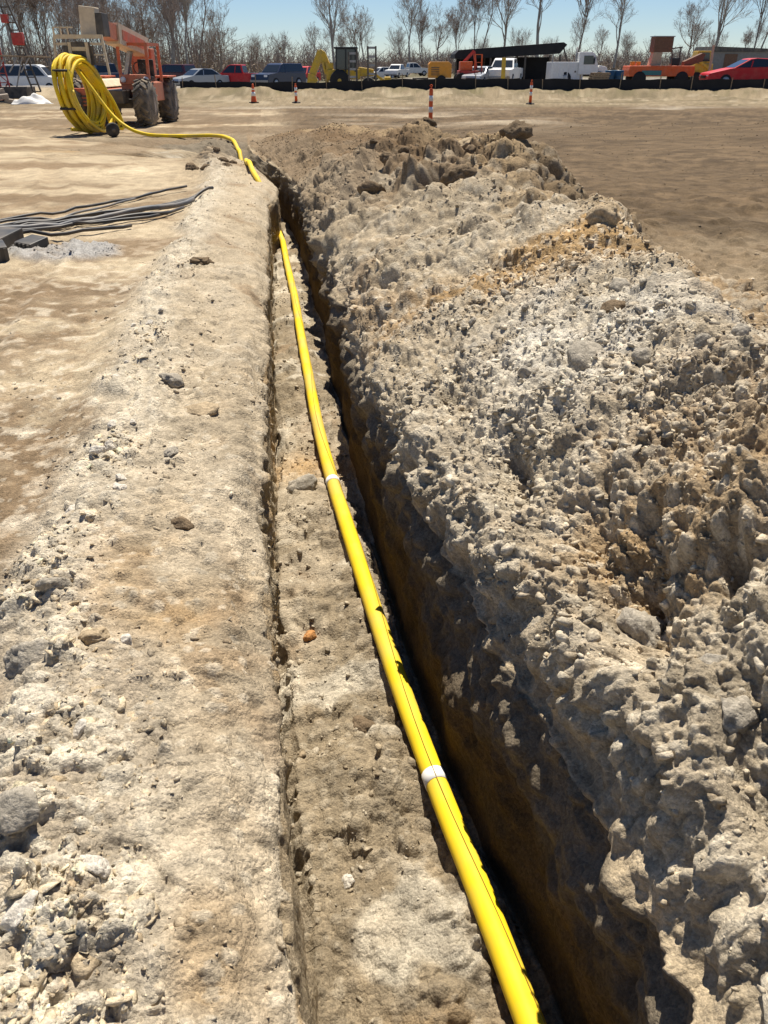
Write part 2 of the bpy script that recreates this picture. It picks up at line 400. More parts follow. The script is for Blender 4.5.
mix(m_pile * (1.2 * g(1.85, 4.6, .55, .5) + 1.1 * g(1.25, 4.75, .55, .26) + 1.1 * g(1.30, 2.10, .24, .26) + 1.0 * g(1.05, 1.78, .14, .20) + .9 * g(.90, 1.95, .10, .18) + .8 * g(1.5, 2.6, .25, .25) + .7 * g(1.15, 1.95, .25, .22) + .8 * g(2.2, 4.4, .4, .8)) * sstep(-.55, .35, n2 + .4 * n3), OCH * .95)
mix(m_pile * np.clip(1.5 * g(1.40, 2.15, .34, .42), 0, 1) * sstep(-.75, .1, n2 + .4 * n3), c(.29, .195, .10))
mix(m_pile * .9 * sstep(-.25, .45, n1 + .7 * n2 - .3) * sstep(1.5, 2.6, Yf_) * sstep(7, 5, Yf_) * sstep(.55, .8, tt), c(.30, .215, .125))
mix(m_pile * np.clip(1.5 * g(1.36, 3.3, .42, .75), 0, 1) * sstep(-.8, .1, n2), c(.56, .52, .445))
mix(m_pile * .5 * g(1.1, 2.9, .4, .8) * sstep(-.3, .6, n2), PALE * .92)
mix(m_pile * sstep(4, 2.5, Yf_) * (.25 + .6 * sstep(2.2, 1.4, Yf_)) * sstep(-.6, .6, n1 + .4 * n2), GREY * .86)
# stones inside the mass carry their own colour
st3 = (id3 - .5) * 2
mix((m_pile + m_floor * .3 + m_rub * .8) * sstep(.15, .55, l3) * (id3 > .52) * .36 * sstep(11, 6, Yf_), PALE * 1.0)
mix((m_pile + m_floor * .4 + m_rub * .8) * sstep(.1, .5, l4) * (id4 > .56) * .5 * lod(P, .05), PALE * 1.08)
mix((m_pile + m_floor) * sstep(.1, .5, l4) * (id4 < .40) * .30 * lod(P, .05), GREY * .6)
mix((m_bank + lf) * sstep(.1, .5, l4) * (id4 > .66) * .4 * lod(P, .05), PALE * 1.05)
# brown worked field on the right, gravel haul road, berm and the far land
rf = m_flat * sstep(-.3, .8, Xf - xr_ - .8) * sstep(15, 23, Yf_ + 12 * (Xf > 1.2))
mix(rf, FLD)
mix(rf * sstep(.1, .9, n4 + .4 * n1) * .55, FLD * 1.35)
mix(rf * sstep(.0, .6, fbm(PX / .9, 4, 57)) * .7, FLD * .6)
mix(rf * sstep(.1, .6, fbm(P / .35, 4, 66)) * .6, FLD * 1.5)
mix(rf * sstep(.15, .6, fbm(P / .22, 3, 67)) * .6, FLD * .55)
mix(trackm * .55 * (Xf > 0), FLD * .62); mix(trackm * .45 * (Xf <= 0), BRN * 1.2)
roadm = np.exp(-((T_ - 29.5) / 3.6) ** 2) * sstep(19, 23, Yf_)
mix(roadm * sstep(1.0, 3, Xf) * sstep(11, 7, Xf) * .7 * sstep(-.6, .3, fbm(PX / 1.5, 3, 58)), GREY * 1.15)
mix(sstep(21, 24, T_) * sstep(36, 31, T_) * sstep(6, -1, Xf) * .9 * sstep(-.5, .3, fbm(PX / 1.5, 3, 58)), BRN * .8)
mix(sstep(15, 18, T_) * sstep(24, 20, T_) * sstep(1, -2, Xf) * .7 * sstep(-.2, .5, fbm(PX / .9, 3, 65)), BRN)
mix(sstep(33, 36, T_) * sstep(47, 42, T_) * .75, FLD * 1.15)
mix(sstep(35.3, 36.4, T_ + .6 * wn) * sstep(39, 36.8, T_ + .6 * wn) * .55 * sstep(-.1, .7, fbm(PX / 2.5, 3, 60)), PALE * .8)
bm_ = sstep(36.5, 40, T_) * sstep(56, 52, T_) * sstep(-16, -6, Xf)
mix(bm_ * .95, c(.235, .185, .115))
mix(bm_ * .9 * sstep(.0, .45, fbm(P * np.array([.55, .8, 1]), 5, 59, .65)), c(.15, .12, .07))
mix(bm_ * .8 * sstep(.2, .6, fbm(P * np.array([1.3, 1.1, 1]), 4, 80, .65)), c(.34, .28, .19))
mix(bm_ * .6 * sstep(47, 50, T_) * sstep(.0, .5, fbm(P * np.array([2, 1, 1]), 3, 81)), c(.12, .105, .05))
mix(sstep(52, 56, T_), c(.24, .22, .19)); mix(sstep(80, 95, T_), c(.13, .115, .07))
n5 = fbm(P / .055, 4, 96, .68) * lod(P, .05)
col *= (1 + .24 * n5 * (m_bank + m_flat + m_floor * .8 + m_pile * .5))[:, None]
col *= (1 + .18 * n3 + .12 * fine + .07 * f2 + .06 * n2)[:, None]
col = np.clip(col, .02, .75)

def mesh_from(name, V, F4=None, tris=None):
    me = bpy.data.meshes.new(name)
    me.vertices.add(len(V)); me.vertices.foreach_set('co', np.ascontiguousarray(V, np.float32).ravel())
    F = F4 if F4 is not None else tris
    k = F.shape[1]
    me.loops.add(F.size); me.loops.foreach_set('vertex_index', np.ascontiguousarray(F, np.int32).ravel())
    me.polygons.add(len(F)); me.polygons.foreach_set('loop_start', np.arange(0, F.size, k, dtype=np.int32))
    me.update(calc_edges=True)
    return me
def set_col(me, colr):
    a = me.color_attributes.new('soil', 'FLOAT_COLOR', 'POINT')
    a.data.foreach_set('color', np.concatenate([colr, np.ones((len(colr), 1))], 1).astype(np.float32).ravel())
ii = np.arange(NRr * NCc).reshape(NRr, NCc)
F4 = np.stack([ii[:-1, :-1], ii[:-1, 1:], ii[1:, 1:], ii[1:, :-1]], -1).reshape(-1, 4)
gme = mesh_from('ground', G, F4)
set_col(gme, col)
gme.polygons.foreach_set('use_smooth', np.ones(len(F4), bool))
ground = bpy.data.objects.new('ground', gme)
ground['kind'] = 'structure'
ground['label'] = 'bare tan and grey construction ground with an open trench and spoil heap'
COL.objects.link(ground)

# ------------------------------------------------------------------ materials
MATS = {}
def node_mat(name):
    m = bpy.data.materials.new(name); m.use_nodes = True
    t = m.node_tree
    return m, t, t.nodes['Principled BSDF']
def soil_mat(name, bump_d=.012, spec=.15):
    m, t, b = node_mat(name)
    at = t.nodes.new('ShaderNodeVertexColor'); at.layer_name = 'soil'
    geo = t.nodes.new('ShaderNodeTexCoord')
    nz = t.nodes.new('ShaderNodeTexNoise'); nz.inputs['Scale'].default_value = 160; nz.inputs['Detail'].default_value = 5; nz.inputs['Roughness'].default_value = .7
    nz2 = t.nodes.new('ShaderNodeTexNoise'); nz2.inputs['Scale'].default_value = 38; nz2.inputs['Detail'].default_value = 6; nz2.inputs['Roughness'].default_value = .72
    vo = t.nodes.new('ShaderNodeTexVoronoi'); vo.inputs['Scale'].default_value = 95
    for n in (nz, nz2, vo): t.links.new(geo.outputs['Object'], n.inputs['Vector'])
    mr = t.nodes.new('ShaderNodeMapRange'); mr.inputs[1].default_value = .3; mr.inputs[2].default_value = .7; mr.inputs[3].default_value = .72; mr.inputs[4].default_value = 1.26
    t.links.new(nz.outputs[0], mr.inputs[0])
    mx = t.nodes.new('ShaderNodeMixRGB'); mx.blend_type = 'MULTIPLY'; mx.inputs[0].default_value = 1
    t.links.new(at.outputs[0], mx.inputs[1]); t.links.new(mr.outputs[0], mx.inputs[2])
    # grains: every voronoi cell a slightly different stone tone
    hsv = t.nodes.new('ShaderNodeSeparateColor'); t.links.new(vo.outputs['Color'], hsv.inputs[0])
    mr2 = t.nodes.new('ShaderNodeMapRange'); mr2.inputs[3].default_value = .80; mr2.inputs[4].default_value = 1.2
    t.links.new(hsv.outputs[0], mr2.inputs[0])
    mx2 = t.nodes.new('ShaderNodeMixRGB'); mx2.blend_type = 'MULTIPLY'; mx2.inputs[0].default_value = 1
    t.links.new(mx.outputs[0], mx2.inputs[1]); t.links.new(mr2.outputs[0], mx2.inputs[2])
    t.links.new(mx2.outputs[0], b.inputs['Base Color'])
    b.inputs['Roughness'].default_value = .95
    b.inputs['Specular IOR Level'].default_value = spec
    ad = t.nodes.new('ShaderNodeMath'); ad.operation = 'MULTIPLY_ADD'; ad.inputs[1].default_value = .45
    t.links.new(nz.outputs[0], ad.inputs[0]); t.links.new(nz2.outputs[0], ad.inputs[2])
    ad2 = t.nodes.new('ShaderNodeMath'); ad2.operation = 'MULTIPLY_ADD'; ad2.inputs[1].default_value = -.35
    t.links.new(vo.outputs['Distance'], ad2.inputs[0]); t.links.new(ad.outputs[0], ad2.inputs[2])
    bp = t.nodes.new('ShaderNodeBump'); bp.inputs['Strength'].default_value = 1.0; bp.inputs['Distance'].default_value = bump_d
    t.links.new(ad2.outputs[0], bp.inputs['Height']); t.links.new(bp.outputs[0], b.inputs['Normal'])
    return m
M_SOIL = soil_mat('soil')
gme.materials.append(M_SOIL)

# ------------------------------------------------------------------ loose gravel: one mass of many stones
def rock_shapes(n, npts, seed):
    out = []
    r = random.Random(seed)
    for k in range(n):
        bm = bmesh.new()
        sx, sy, sz = 1, r.uniform(.65, .95), r.uniform(.42, .75)
        for q in range(npts):
            v = Vector((r.gauss(0, 1), r.gauss(0, 1), r.gauss(0, 1))).normalized() * r.uniform(.82, 1.0)
            bm.verts.new((v.x * sx, v.y * sy, v.z * sz))
        res = bmesh.ops.convex_hull(bm, input=bm.verts[:])
        bmesh.ops.delete(bm, geom=[e for e in res['geom_interior'] if isinstance(e, bmesh.types.BMVert)], context='VERTS')
        bmesh.ops.triangulate(bm, faces=bm.faces[:])
        bm.verts.index_update()
        out.append((np.array([v.co[:] for v in bm.verts], np.float32), np.array([[v.index for v in f.verts] for f in bm.faces], np.int32)))
        bm.free()
    return out
SH = rock_shapes(14, 11, 3)

def scatter(name, idx, size, colr, seed, flat, sink=.47):
    r = np.random.default_rng(seed)
    Vs, Fs, Cs = [], [], []
    off = 0
    kind = r.integers(0, len(SH), len(idx))
    ang = r.uniform(0, 2 * math.pi, len(idx)); til = r.normal(0, .35, (len(idx), 2))
    for k, (sv, sf) in enumerate(SH):
        sel = np.where(kind == k)[0]
        if not len(sel): continue
        ca, sa = np.cos(ang[sel])[:, None], np.sin(ang[sel])[:, None]
        v = sv[None] * size[sel][:, None, None]
        x = v[:, :, 0] * ca - v[:, :, 1] * sa; y = v[:, :, 0] * sa + v[:, :, 1] * ca
        z = v[:, :, 2] * flat[sel][:, None] + til[sel][:, :1] * x + til[sel][:, 1:] * y
        p = np.stack([x, y, z], 2) + G[idx[sel]][:, None, :] + N[idx[sel]][:, None, :] * (size[sel] * (.5 - sink - .35 * (flat[sel] < 1)))[:, None, None]
        Vs.append(p.reshape(-1, 3))
        Fs.append((sf[None] + (np.arange(len(sel)) * len(sv))[:, None, None] + off).reshape(-1, 3))
        Cs.append(np.repeat(colr[sel], len(sv), 0))
        off += len(sel) * len(sv)
    me = mesh_from(name, np.concatenate(Vs), tris=np.concatenate(Fs))
    set_col(me, np.clip(np.concatenate(Cs), .03, .7))
    me.materials.append(M_STONE)
    o = bpy.data.objects.new(name, me)
    o['kind'] = 'stuff'
    COL.objects.link(o)
    return o
M_STONE = soil_mat('stone', .006, .08)

dist = np.linalg.norm(P - CP, axis=1)
# area each grid point stands for
Pg = G.reshape(NRr, NCc, 3)
ar = np.linalg.norm(np.cross(np.gradient(Pg, axis=0), np.gradient(Pg, axis=1)), axis=2).ravel()
clus = np.clip(.5 + fbm(P / .45, 3, 95), 0.02, 1.6)
dens = (m_pile * (2600 * np.clip(.45 + g(1.45, 3.3, .7, 1.3), 0, 1)) + m_floor * 1100 * sstep(-.2, .5, n1 + .5 * n2) + m_floor * 300
        + m_rub * 1500 + slab * 1500 + m_bank * 420 + lf * 520 * sstep(8, 3, Yf_) + lf * 9000 * sstep(.3, .6, gp) * sstep(16, 8, Yf_) + fieldm * 70) * clus
dens = dens * (Yf_ > .3) * (Yf_ < 26) * np.minimum(1, (4.5 / dist) ** 1.5)
prob = dens * ar
tot = prob.sum()
NST = int(min(125000, tot))
idx = RNG.choice(len(P), NST, p=prob / tot)
size = (.0050 * (RNG.pareto(2.0, NST) + 1)).clip(.0050, .030)
size = np.maximum(size, dist[idx] * .0011) * np.where(slab[idx] > .45, 1.35, np.where((m_rub + m_bank + lf)[idx] > .3, .72, 1))
flat_ = np.where(slab[idx] > .45, .55, 1.0)
tone = RNG.random(NST)
sc_ = np.where((tone < .6)[:, None], PALE[None] * 1.0, np.where((tone < .80)[:, None], GREY[None] * .8, np.where((tone < .90)[:, None], TAN[None], BRN[None])))
kl = np.where(Yf_[idx] > 7, .15, .36)[:, None]
sc_ = sc_ * kl + col[idx] * (1.08 - kl)
sc_ = np.where((slab[idx] > .45)[:, None], sc_ * c(1.06, 1.0, .90), sc_)
sc_ = sc_ * RNG.uniform(.75, 1.15, (NST, 1))
gravel = scatter('gravel', idx, size, sc_, 4, flat_)
gravel['label'] = 'loose pale limestone gravel strewn over the spoil heap, trench floor and bank'

# ================================================================== objects
def mat(name, rgb, rough=.6, metal=0.0, var=.12, scale=9.0, dirt=0.0, spec=.4):
    """painted / plastic / metal surface with procedural mottling"""
    if name in MATS: return MATS[name]
    m, t, b = node_mat(name)
    tc = t.nodes.new('ShaderNodeTexCoord')
    nz = t.nodes.new('ShaderNodeTexNoise'); nz.inputs['Scale'].default_value = scale; nz.inputs['Detail'].default_value = 5
    t.links.new(tc.outputs['Object'], nz.inputs['Vector'])
    mr = t.nodes.new('ShaderNodeMapRange'); mr.inputs[1].default_value = .25; mr.inputs[2].default_value = .75
    mr.inputs[3].default_value = 1 - var; mr.inputs[4].default_value = 1 + var
    t.links.new(nz.outputs[0], mr.inputs[0])
    mx = t.nodes.new('ShaderNodeMixRGB'); mx.blend_type = 'MULTIPLY'; mx.inputs[0].default_value = 1
    mx.inputs[1].default_value = (*rgb, 1)
    t.links.new(mr.outputs[0], mx.inputs[2])
    last = mx.outputs[0]
    if dirt:
        n2 = t.nodes.new('ShaderNodeTexNoise'); n2.inputs['Scale'].default_value = scale * .4; n2.inputs['Detail'].default_value = 7
        t.links.new(tc.outputs['Object'], n2.inputs['Vector'])
        r2 = t.nodes.new('ShaderNodeMapRange'); r2.inputs[1].default_value = .42; r2.inputs[2].default_value = .68; r2.inputs[4].default_value = dirt
        t.links.new(n2.outputs[0], r2.inputs[0])
        m2 = t.nodes.new('ShaderNodeMixRGB'); m2.inputs[2].default_value = (.36, .28, .19, 1)
        t.links.new(r2.outputs[0], m2.inputs[0]); t.links.new(last, m2.inputs[1]); last = m2.outputs[0]
    t.links.new(last, b.inputs['Base Color'])
    b.inputs['Roughness'].default_value = rough; b.inputs['Metallic'].default_value = metal
    b.inputs['Specular IOR Level'].default_value = spec
    MATS[name] = m
    return m
M_YEL = mat('yellow_pipe_plastic', (.82, .58, .018), .62, var=.08, scale=7, dirt=.42, spec=.22)
M_WHT = mat('white_tape', (.80, .79, .76), .6, var=.04)
M_BLK = mat('black_rubber', (.028, .027, .026), .75, var=.3, dirt=.25)
M_TYRE = mat('dusty_tyre', (.10, .092, .082), .9, var=.3, scale=14, dirt=.7)
M_CTYRE = mat('car_tyre', (.025, .025, .025), .85)
M_RIM = mat('rim_metal', (.42, .42, .42), .4, .6)
M_ORIM = mat('pale_dusty_rim', (.55, .48, .42), .7, dirt=.5)
M_ORG = mat('faded_orange_paint', (.62, .14, .06), .55, var=.18, dirt=.4)
M_ORG2 = mat('faded_pink_orange_paint', (.60, .20, .11), .6, var=.15, dirt=.3)
M_CREAM = mat('cream_paint', (.66, .54, .38), .6, var=.15, dirt=.25)
M_STEEL = mat('dark_steel', (.09, .08, .07), .6, .3, var=.3, dirt=.3)
M_GALV = mat('grey_steel', (.32, .31, .30), .5, .4, var=.2)
M_GLASS = mat('dark_window_glass', (.020, .026, .032), .12, var=.05, spec=.8)
M_CONE = mat('safety_orange', (.85, .13, .025), .5, var=.08)
M_RED = mat('red_car_paint', (.52, .014, .02), .4, var=.08, spec=.35, dirt=.12)
M_RED2 = mat('red_steel_paint', (.48, .045, .035), .5, var=.2, dirt=.25)
M_NAVY = mat('navy_car_paint', (.020, .030, .065), .3, var=.06, spec=.6)
M_MAR = mat('maroon_car_paint', (.075, .015, .025), .3, var=.06, spec=.6)
M_SILV = mat('silver_car_paint', (.36, .39, .42), .3, .3, var=.05)
M_WHITE = mat('white_vehicle_paint', (.78, .78, .76), .35, var=.06, dirt=.12)
M_BLACKP = mat('black_vehicle_paint', (.016, .016, .018), .35, var=.1)
M_TEAL = mat('teal_car_paint', (.05, .20, .24), .35, var=.06)
M_DYEL = mat('digger_yellow_paint', (.66, .42, .03), .5, var=.15, dirt=.3)
M_BOLTO = mat('bright_orange_paint', (.72, .115, .02), .45, var=.12, dirt=.2)
M_AMBER = mat('amber_orange_paint', (.72, .30, .03), .5, var=.1, dirt=.15)
M_WOOD = mat('weathered_wood', (.30, .22, .14), .85, var=.3, scale=20)
M_TANP = mat('tan_plywood', (.50, .38, .26), .8, var=.15)
M_BRNP = mat('brown_panel', (.17, .095, .06), .8, var=.2)
M_SILT = mat('black_silt_fabric', (.016, .016, .018), .8, var=.3, scale=2)
M_TARP = mat('black_tarp', (.012, .012, .013), .7, var=.3, scale=2)
M_HEAD = mat('headlight_lens', (.75, .76, .78), .15, var=.03)
M_TAIL = mat('tail_light_lens', (.35, .01, .01), .25, var=.03)
M_BLOCK = mat('grey_masonry', (.30, .26, .22), .9, var=.25, scale=14, dirt=.4)
M_CABLE = mat('dark_grey_conduit', (.022, .024, .028), .5, var=.25, dirt=.25)
M_CABLE2 = mat('pale_grey_conduit', (.10, .105, .115), .55, var=.2, dirt=.3)
M_BARK = mat('grey_brown_bark', (.31, .26, .22), .9, var=.3, scale=3)
M_BARKP = mat('pale_grey_bark', (.38, .34, .30), .9, var=.25, scale=3)
M_TWIG = mat('brown_twigs', (.30, .24, .20), .95, var=.3, scale=1.2)
M_SHEDR = mat('grey_shed_metal', (.22, .21, .20), .6, .2, var=.15)

class MB:
    """collects solids into one mesh"""
    def __init__(s): s.bm = bmesh.new()
    def _add(s, verts, faces):
        vs = [s.bm.verts.new(v) for v in verts]
        for f in faces:
            try: s.bm.faces.new([vs[i] for i in f])
            except ValueError: pass
    def box(s, cx, cy, cz, sx, sy, sz, M=None, taper=1.0):
        v = []
        for z in (-.5, .5):
            k = 1 if z < 0 else taper
            for x, y in ((-.5, -.5), (.5, -.5), (.5, .5), (-.5, .5)):
                p = Vector((x * sx * k, y * sy * k, z * sz))
                if M is not None: p = M @ p
                v.append((p.x + cx, p.y + cy, p.z + cz))
        s._add(v, [(3, 2, 1, 0), (4, 5, 6, 7), (0, 1, 5, 4), (1, 2, 6, 5), (2, 3, 7, 6), (3, 0, 4, 7)]); return s
    def bar(s, a, b, w, h=None, up=(0, 0, 1)):
        a, b = Vector(a), Vector(b); h = h or w
        d = (b - a); L = d.length; d = d / L
        u = Vector(up)
        if abs(d.dot(u)) > .97: u = Vector((0, 1, 0))
        r = d.cross(u).normalized(); u = r.cross(d)
        v = [a + r * (x * w / 2) + u * (z * h / 2) for x, z in ((-1, -1), (1, -1), (1, 1), (-1, 1))]
        v += [p + d * L for p in v]
        s._add([tuple(p) for p in v], [(3, 2, 1, 0), (4, 5, 6, 7), (0, 1, 5, 4), (1, 2, 6, 5), (2, 3, 7, 6), (3, 0, 4, 7)]); return s
    def tube(s, pts, r, n=8, cap=True):
        pts = [Vector(p) for p in pts]
        rad = r if isinstance(r, (list, tuple)) else [r] * len(pts)
        rings = []; prev = None
        for i, p in enumerate(pts):
            d = (pts[min(i + 1, len(pts) - 1)] - pts[max(i - 1, 0)])
            d = d.normalized() if d.length > 1e-9 else Vector((0, 0, 1))
            if prev is None:
                a = Vector((0, 0, 1)) if abs(d.z) < .9 else Vector((1, 0, 0))
                a = (a - d * a.dot(d)).normalized()
            else:
                a = prev - d * prev.dot(d)
                a = a.normalized() if a.length > 1e-6 else prev
            prev = a; b = d.cross(a)
            rings.append([s.bm.verts.new(p + (a * math.cos(2 * math.pi * k / n) + b * math.sin(2 * math.pi * k / n)) * rad[i]) for k in range(n)])
        for i in range(len(rings) - 1):
            for k in range(n):
                s.bm.faces.new((rings[i][k], rings[i][(k + 1) % n], rings[i + 1][(k + 1) % n], rings[i + 1][k])).smooth = n > 5
        if cap and n > 2:
            s.bm.faces.new(rings[0][::-1]); s.bm.faces.new(rings[-1])
        return s
    def prism(s, prof, y0, y1, inset=0.0, axis='y'):
        """profile of (x,z) pushed along y from y0 to y1"""
        n = len(prof)
        v = [(x, y0, z) for x, z in prof] + [(x, y1, z) for x, z in prof]
        s._add(v, [tuple(range(n)), tuple(range(2 * n - 1, n - 1, -1))] + [(k, n + k, n + (k + 1) % n, (k + 1) % n) for k in range(n)]); return s
    def lathe(s, prof, c=(0, 0, 0), axis='z', n=20):
        """profile of (radius, height)"""
        rings = []
        for r, h in prof:
            ring = []
            for k in range(n):
                a = 2 * math.pi * k / n
                x, y = r * math.cos(a), r * math.sin(a)
                p = {'z': (x, y, h), 'y': (x, h, y), 'x': (h, x, y)}[axis]
                ring.append(s.bm.verts.new((p[0] + c[0], p[1] + c[1], p[2] + c[2])))
            rings.append(ring)
        for i in range(len(rings) - 1):
            for k in range(n):
                s.bm.faces.new((rings[i][k], rings[i][(k + 1) % n], rings[i + 1][(k + 1) % n], rings[i + 1][k])).smooth = True
        s.bm.faces.new(rings[0][::-1]); s.bm.faces.new(rings[-1]); return s
    def build(s, name, m, parent=None, bevel=0.0):
        if bevel:
            bmesh.ops.bevel(s.bm, geom=[e for e in s.bm.edges], offset=bevel, segments=2, affect='EDGES', profile=.6, clamp_overlap=True)
        bmesh.ops.recalc_face_normals(s.bm, faces=s.bm.faces[:])
        me = bpy.data.meshes.new(name); s.bm.to_mesh(me); s.bm.free()
        me.materials.append(m)
        o = bpy.data.objects.new(name, me); COL.objects.link(o)
        if parent is not None: o.parent = parent
        return o

def tag(o, label, cat, group=None):
    o['label'] = label; o['category'] = cat
    if group: o['group'] = group
    return o
def thing(name, label, cat, loc, rz=0.0, group=None):
    o = bpy.data.objects.new(name, None); o.empty_display_size = .2
    o.location = loc; o.rotation_euler = (0, 0, rz); COL.objects.link(o)
    return tag(o, label, cat, group)
def kids(o): return [c for c in bpy.data.objects if c.parent is o]
def dup(root, loc, rz, label, group=None, scale=1.0):
    r = root.copy(); COL.objects.link(r); r.location = loc; r.rotation_euler = (0, 0, rz); r['label'] = label
    r.scale = (scale,) * 3
    if group: r['group'] = group
    for ch in kids(root):
        cc = ch.copy(); COL.objects.link(cc); cc.parent = r
        for gch in kids(ch):
            d = gch.copy(); COL.objects.link(d); d.parent = cc
    return r

# where things stand: forward distance T and the side offset S (to the right) in the viewing direction's ground frame
def at(S, T): return (T * math.sin(YAW) + S * math.cos(YAW), T * math.cos(YAW) - S * math.sin(YAW))
def gz(x, y):
    return float(base_z(np.array([x], float), np.array([y], float))[0])
bpy.context.view_layer.update()
def drop(x, y):
    ok, p, n, i = ground.ray_cast(Vector((x, y, 6)), Vector((0, 0, -1)))
    return (p.z, n) if ok else (0.0, Vector((0, 0, 1)))
R0 = -YAW

# ---------------------------------------------------------------- the yellow pipe
PW_ = [(-1.5, .76), (0.2, .64), (1.24, .553), (1.66, .507), (2.06, .468), (2.54, .42), (3.11, .368), (3.75, .325), (4.45, .288), (5.63, .25), (7.04, .235), (8.73, .235), (10.2, .215), (11.3, .20), (12.5, .19)]
ys, xs = zip(*PW_)
py = np.arange(-1.5, 12.5, .08)
px_ = smooth1(np.interp(py, ys, xs), 15)
def drop_floor(x, y):
    ok, p, n, i = ground.ray_cast(Vector((x, y, -.42)), Vector((0, 0, -1)))
    return p.z if ok else -.73
pz = np.array([max(drop_floor(x, y), drop_floor(x - .03, y), drop_floor(x + .03, y)) for x, y in zip(px_, py)])
pz = np.minimum(pz, -.62)
pz = np.maximum(smooth1(pz, 31), pz - .02) + .047
PR = .0415
pts = list(zip(px_, py, smooth1(pz, 9)))
zl = pts[-1][2]
tail = [(.14, 12.9, zl + .08), (.04, 13.15, zl + .38), (-.06, 13.35, -.08), (-.13, 13.55, drop(-.13, 13.55)[0] + .03)] + [(x, y, drop(x, y)[0] + .055) for x, y in ((-.20, 14.2), (-.28, 15.2), (-.36, 16.6))]
for (x, y) in [(-.55, 18.5), (-.80, 20.4), (-1.2, 21.5), (-1.9, 22.1), (-2.45, 22.5), (-3.0, 22.95)]:
    tail.append((x, y, drop(x, y)[0] + .06))
tail += [(-3.45, 23.25, .22), (-3.8, 23.5, .50), (-4.15, 23.65, 1.0), (-4.5, 23.75, 1.5)]
def spline(P0, step=.06):
    P0 = [Vector(p) for p in P0]; out = []
    for i in range(len(P0) - 1):
        a, b, c_, d = P0[max(i - 1, 0)], P0[i], P0[i + 1], P0[min(i + 2, len(P0) - 1)]
        n = max(2, int((c_ - b).length / step))
        for k in range(n):
            t = k / n
            out.append(.5 * ((2 * b) + (c_ - a) * t + (2 * a - 5 * b + 4 * c_ - d) * t * t + (3 * b - a - 3 * c_ + d) * t ** 3))
    out.append(P0[-1]); return out
tl = spline([pts[-1]] + tail, .08)[1:]
tl = [Vector((p.x, p.y, max(p.z, drop(p.x, p.y)[0] + .035))) if p.y > 13.55 else p for p in tl]
zt_ = smooth1(np.array([p.z for p in tl]), 15)
tl = [Vector((p.x, p.y, max(float(z), p.z) if p.y > 13.55 else p.z)) for p, z in zip(tl, zt_)]
full = [Vector(p) for p in pts] + tl
pipe = MB().tube(full, PR, 18).build('yellow_pipe', M_YEL)
tag(pipe, 'long yellow plastic pipe snaking along the trench floor from the foreground to the coil', 'pipe')
def near_idx(y): return min(range(len(pts)), key=lambda i: abs(pts[i][1] - y))
for y, L in ((2.06, .055), (4.43, .06)):
    i = near_idx(y); a, b = Vector(pts[i]), Vector(pts[i + 2]); d = (b - a).normalized()
    tp = MB().tube([a, a + d * L], PR + .0022, 18).build('tape_band', M_WHT, pipe)
    tp['label'] = 'white tape band wrapped round the pipe'
# thin tracer wire taped along the pipe
wp = []
for i in range(0, len(pts) - 1, 2):
    p = Vector(pts[i]); s_ = .45 + .55 * math.sin(pts[i][1] * 1.9 + .6)
    a = s_ * 1.1
    wp.append(p + Vector((math.sin(a) * (PR + .002), 0, math.cos(a) * (PR + .002))))
MB().tube(wp, .0016, 5).build('tracer_wire', mat('dull_yellow_wire', (.30, .20, .02), .5), pipe)

# ---------------------------------------------------------------- coil of pipe hanging from the forks
coil = thing('pipe_coil', 'big coil of yellow plastic pipe hanging from the forks of the orange telehandler', 'pipe coil', (-4.60, 24.0, 0), -.34)
cr = random.Random(8)
def loop(r, off, ph, sag, turns=1.02):
    out = []
    n = 46
    for k in range(n + 1):
        a = ph + 2 * math.pi * turns * k / n
        rr = r * (1 + .03 * math.sin(2 * a + off * 9) + .015 * math.sin(5 * a + ph))
        out.append((off + .06 * math.sin(a + ph) + .20 * (math.sin(a) * -.5 + .5) * sag, rr * math.cos(a) * .90, .93 + rr * math.sin(a) * 1.0))
    return out
nl = 0
for layer, rr in enumerate((.70, .78, .85)):
    for k in range(6):
        off = -.24 + k * .082 + cr.uniform(-.025, .025)
        b_ = MB().tube(loop(rr + cr.uniform(-.02, .02), off, cr.uniform(0, 6), 1.0 + .3 * layer), PR, 8)
        b_.build('pipe_loop', M_YEL, coil)
for a in (.9, 2.5, 3.5, 4.9):
    y, z = math.cos(a) * .90, math.sin(a)
    b_ = MB()
    sq = []
    for (dx, dr) in ((-.25, .685), (.20, .685), (.20, .885), (-.25, .885), (-.25, .685)):
        sh = .20 * (math.sin(a) * -.5 + .5)
        sq.append((dx + sh, y * dr, .93 + z * dr))
    b_.tube(sq, .03, 6); b_.build('strap', M_BLK, coil)
# slack loops sagging on the right of the coil, down to the dirt
for q, (x0, dx) in enumerate(((.22, .40), (.28, .62), (.15, .25), (.30, .85))):
    L = spline([(x0 - .3, .10, 1.70), (x0 - .1, .42, 1.42), (x0 + dx * .2, .76, .85), (x0 + dx * .4, .92, .32 - .06 * q), (x0 + dx * .3, .70, .10), (x0 - .2, .2, .07), (x0 - .4, -.2, .12)], .08)
    MB().tube(L, PR, 8).build('loose_loop', M_YEL, coil)
gx, gy = -3.72, 23.0
wh = MB().lathe([(.05, -.05), (.15, -.05), (.17, -.025), (.17, .025), (.15, .05), (.05, .05)], axis='y', n=18).build('small_wheel', M_BLK)
wh.location = (gx, gy, drop(gx, gy)[0] + .165); wh.rotation_euler = (0.1, 0, .5)
MB().lathe([(.02, -.07), (.05, -.065), (.05, .065), (.02, .07)], axis='y', n=12).build('hub', M_STEEL, wh)
tag(wh, 'small black wheel standing on the dirt under the yellow pipe', 'wheel')

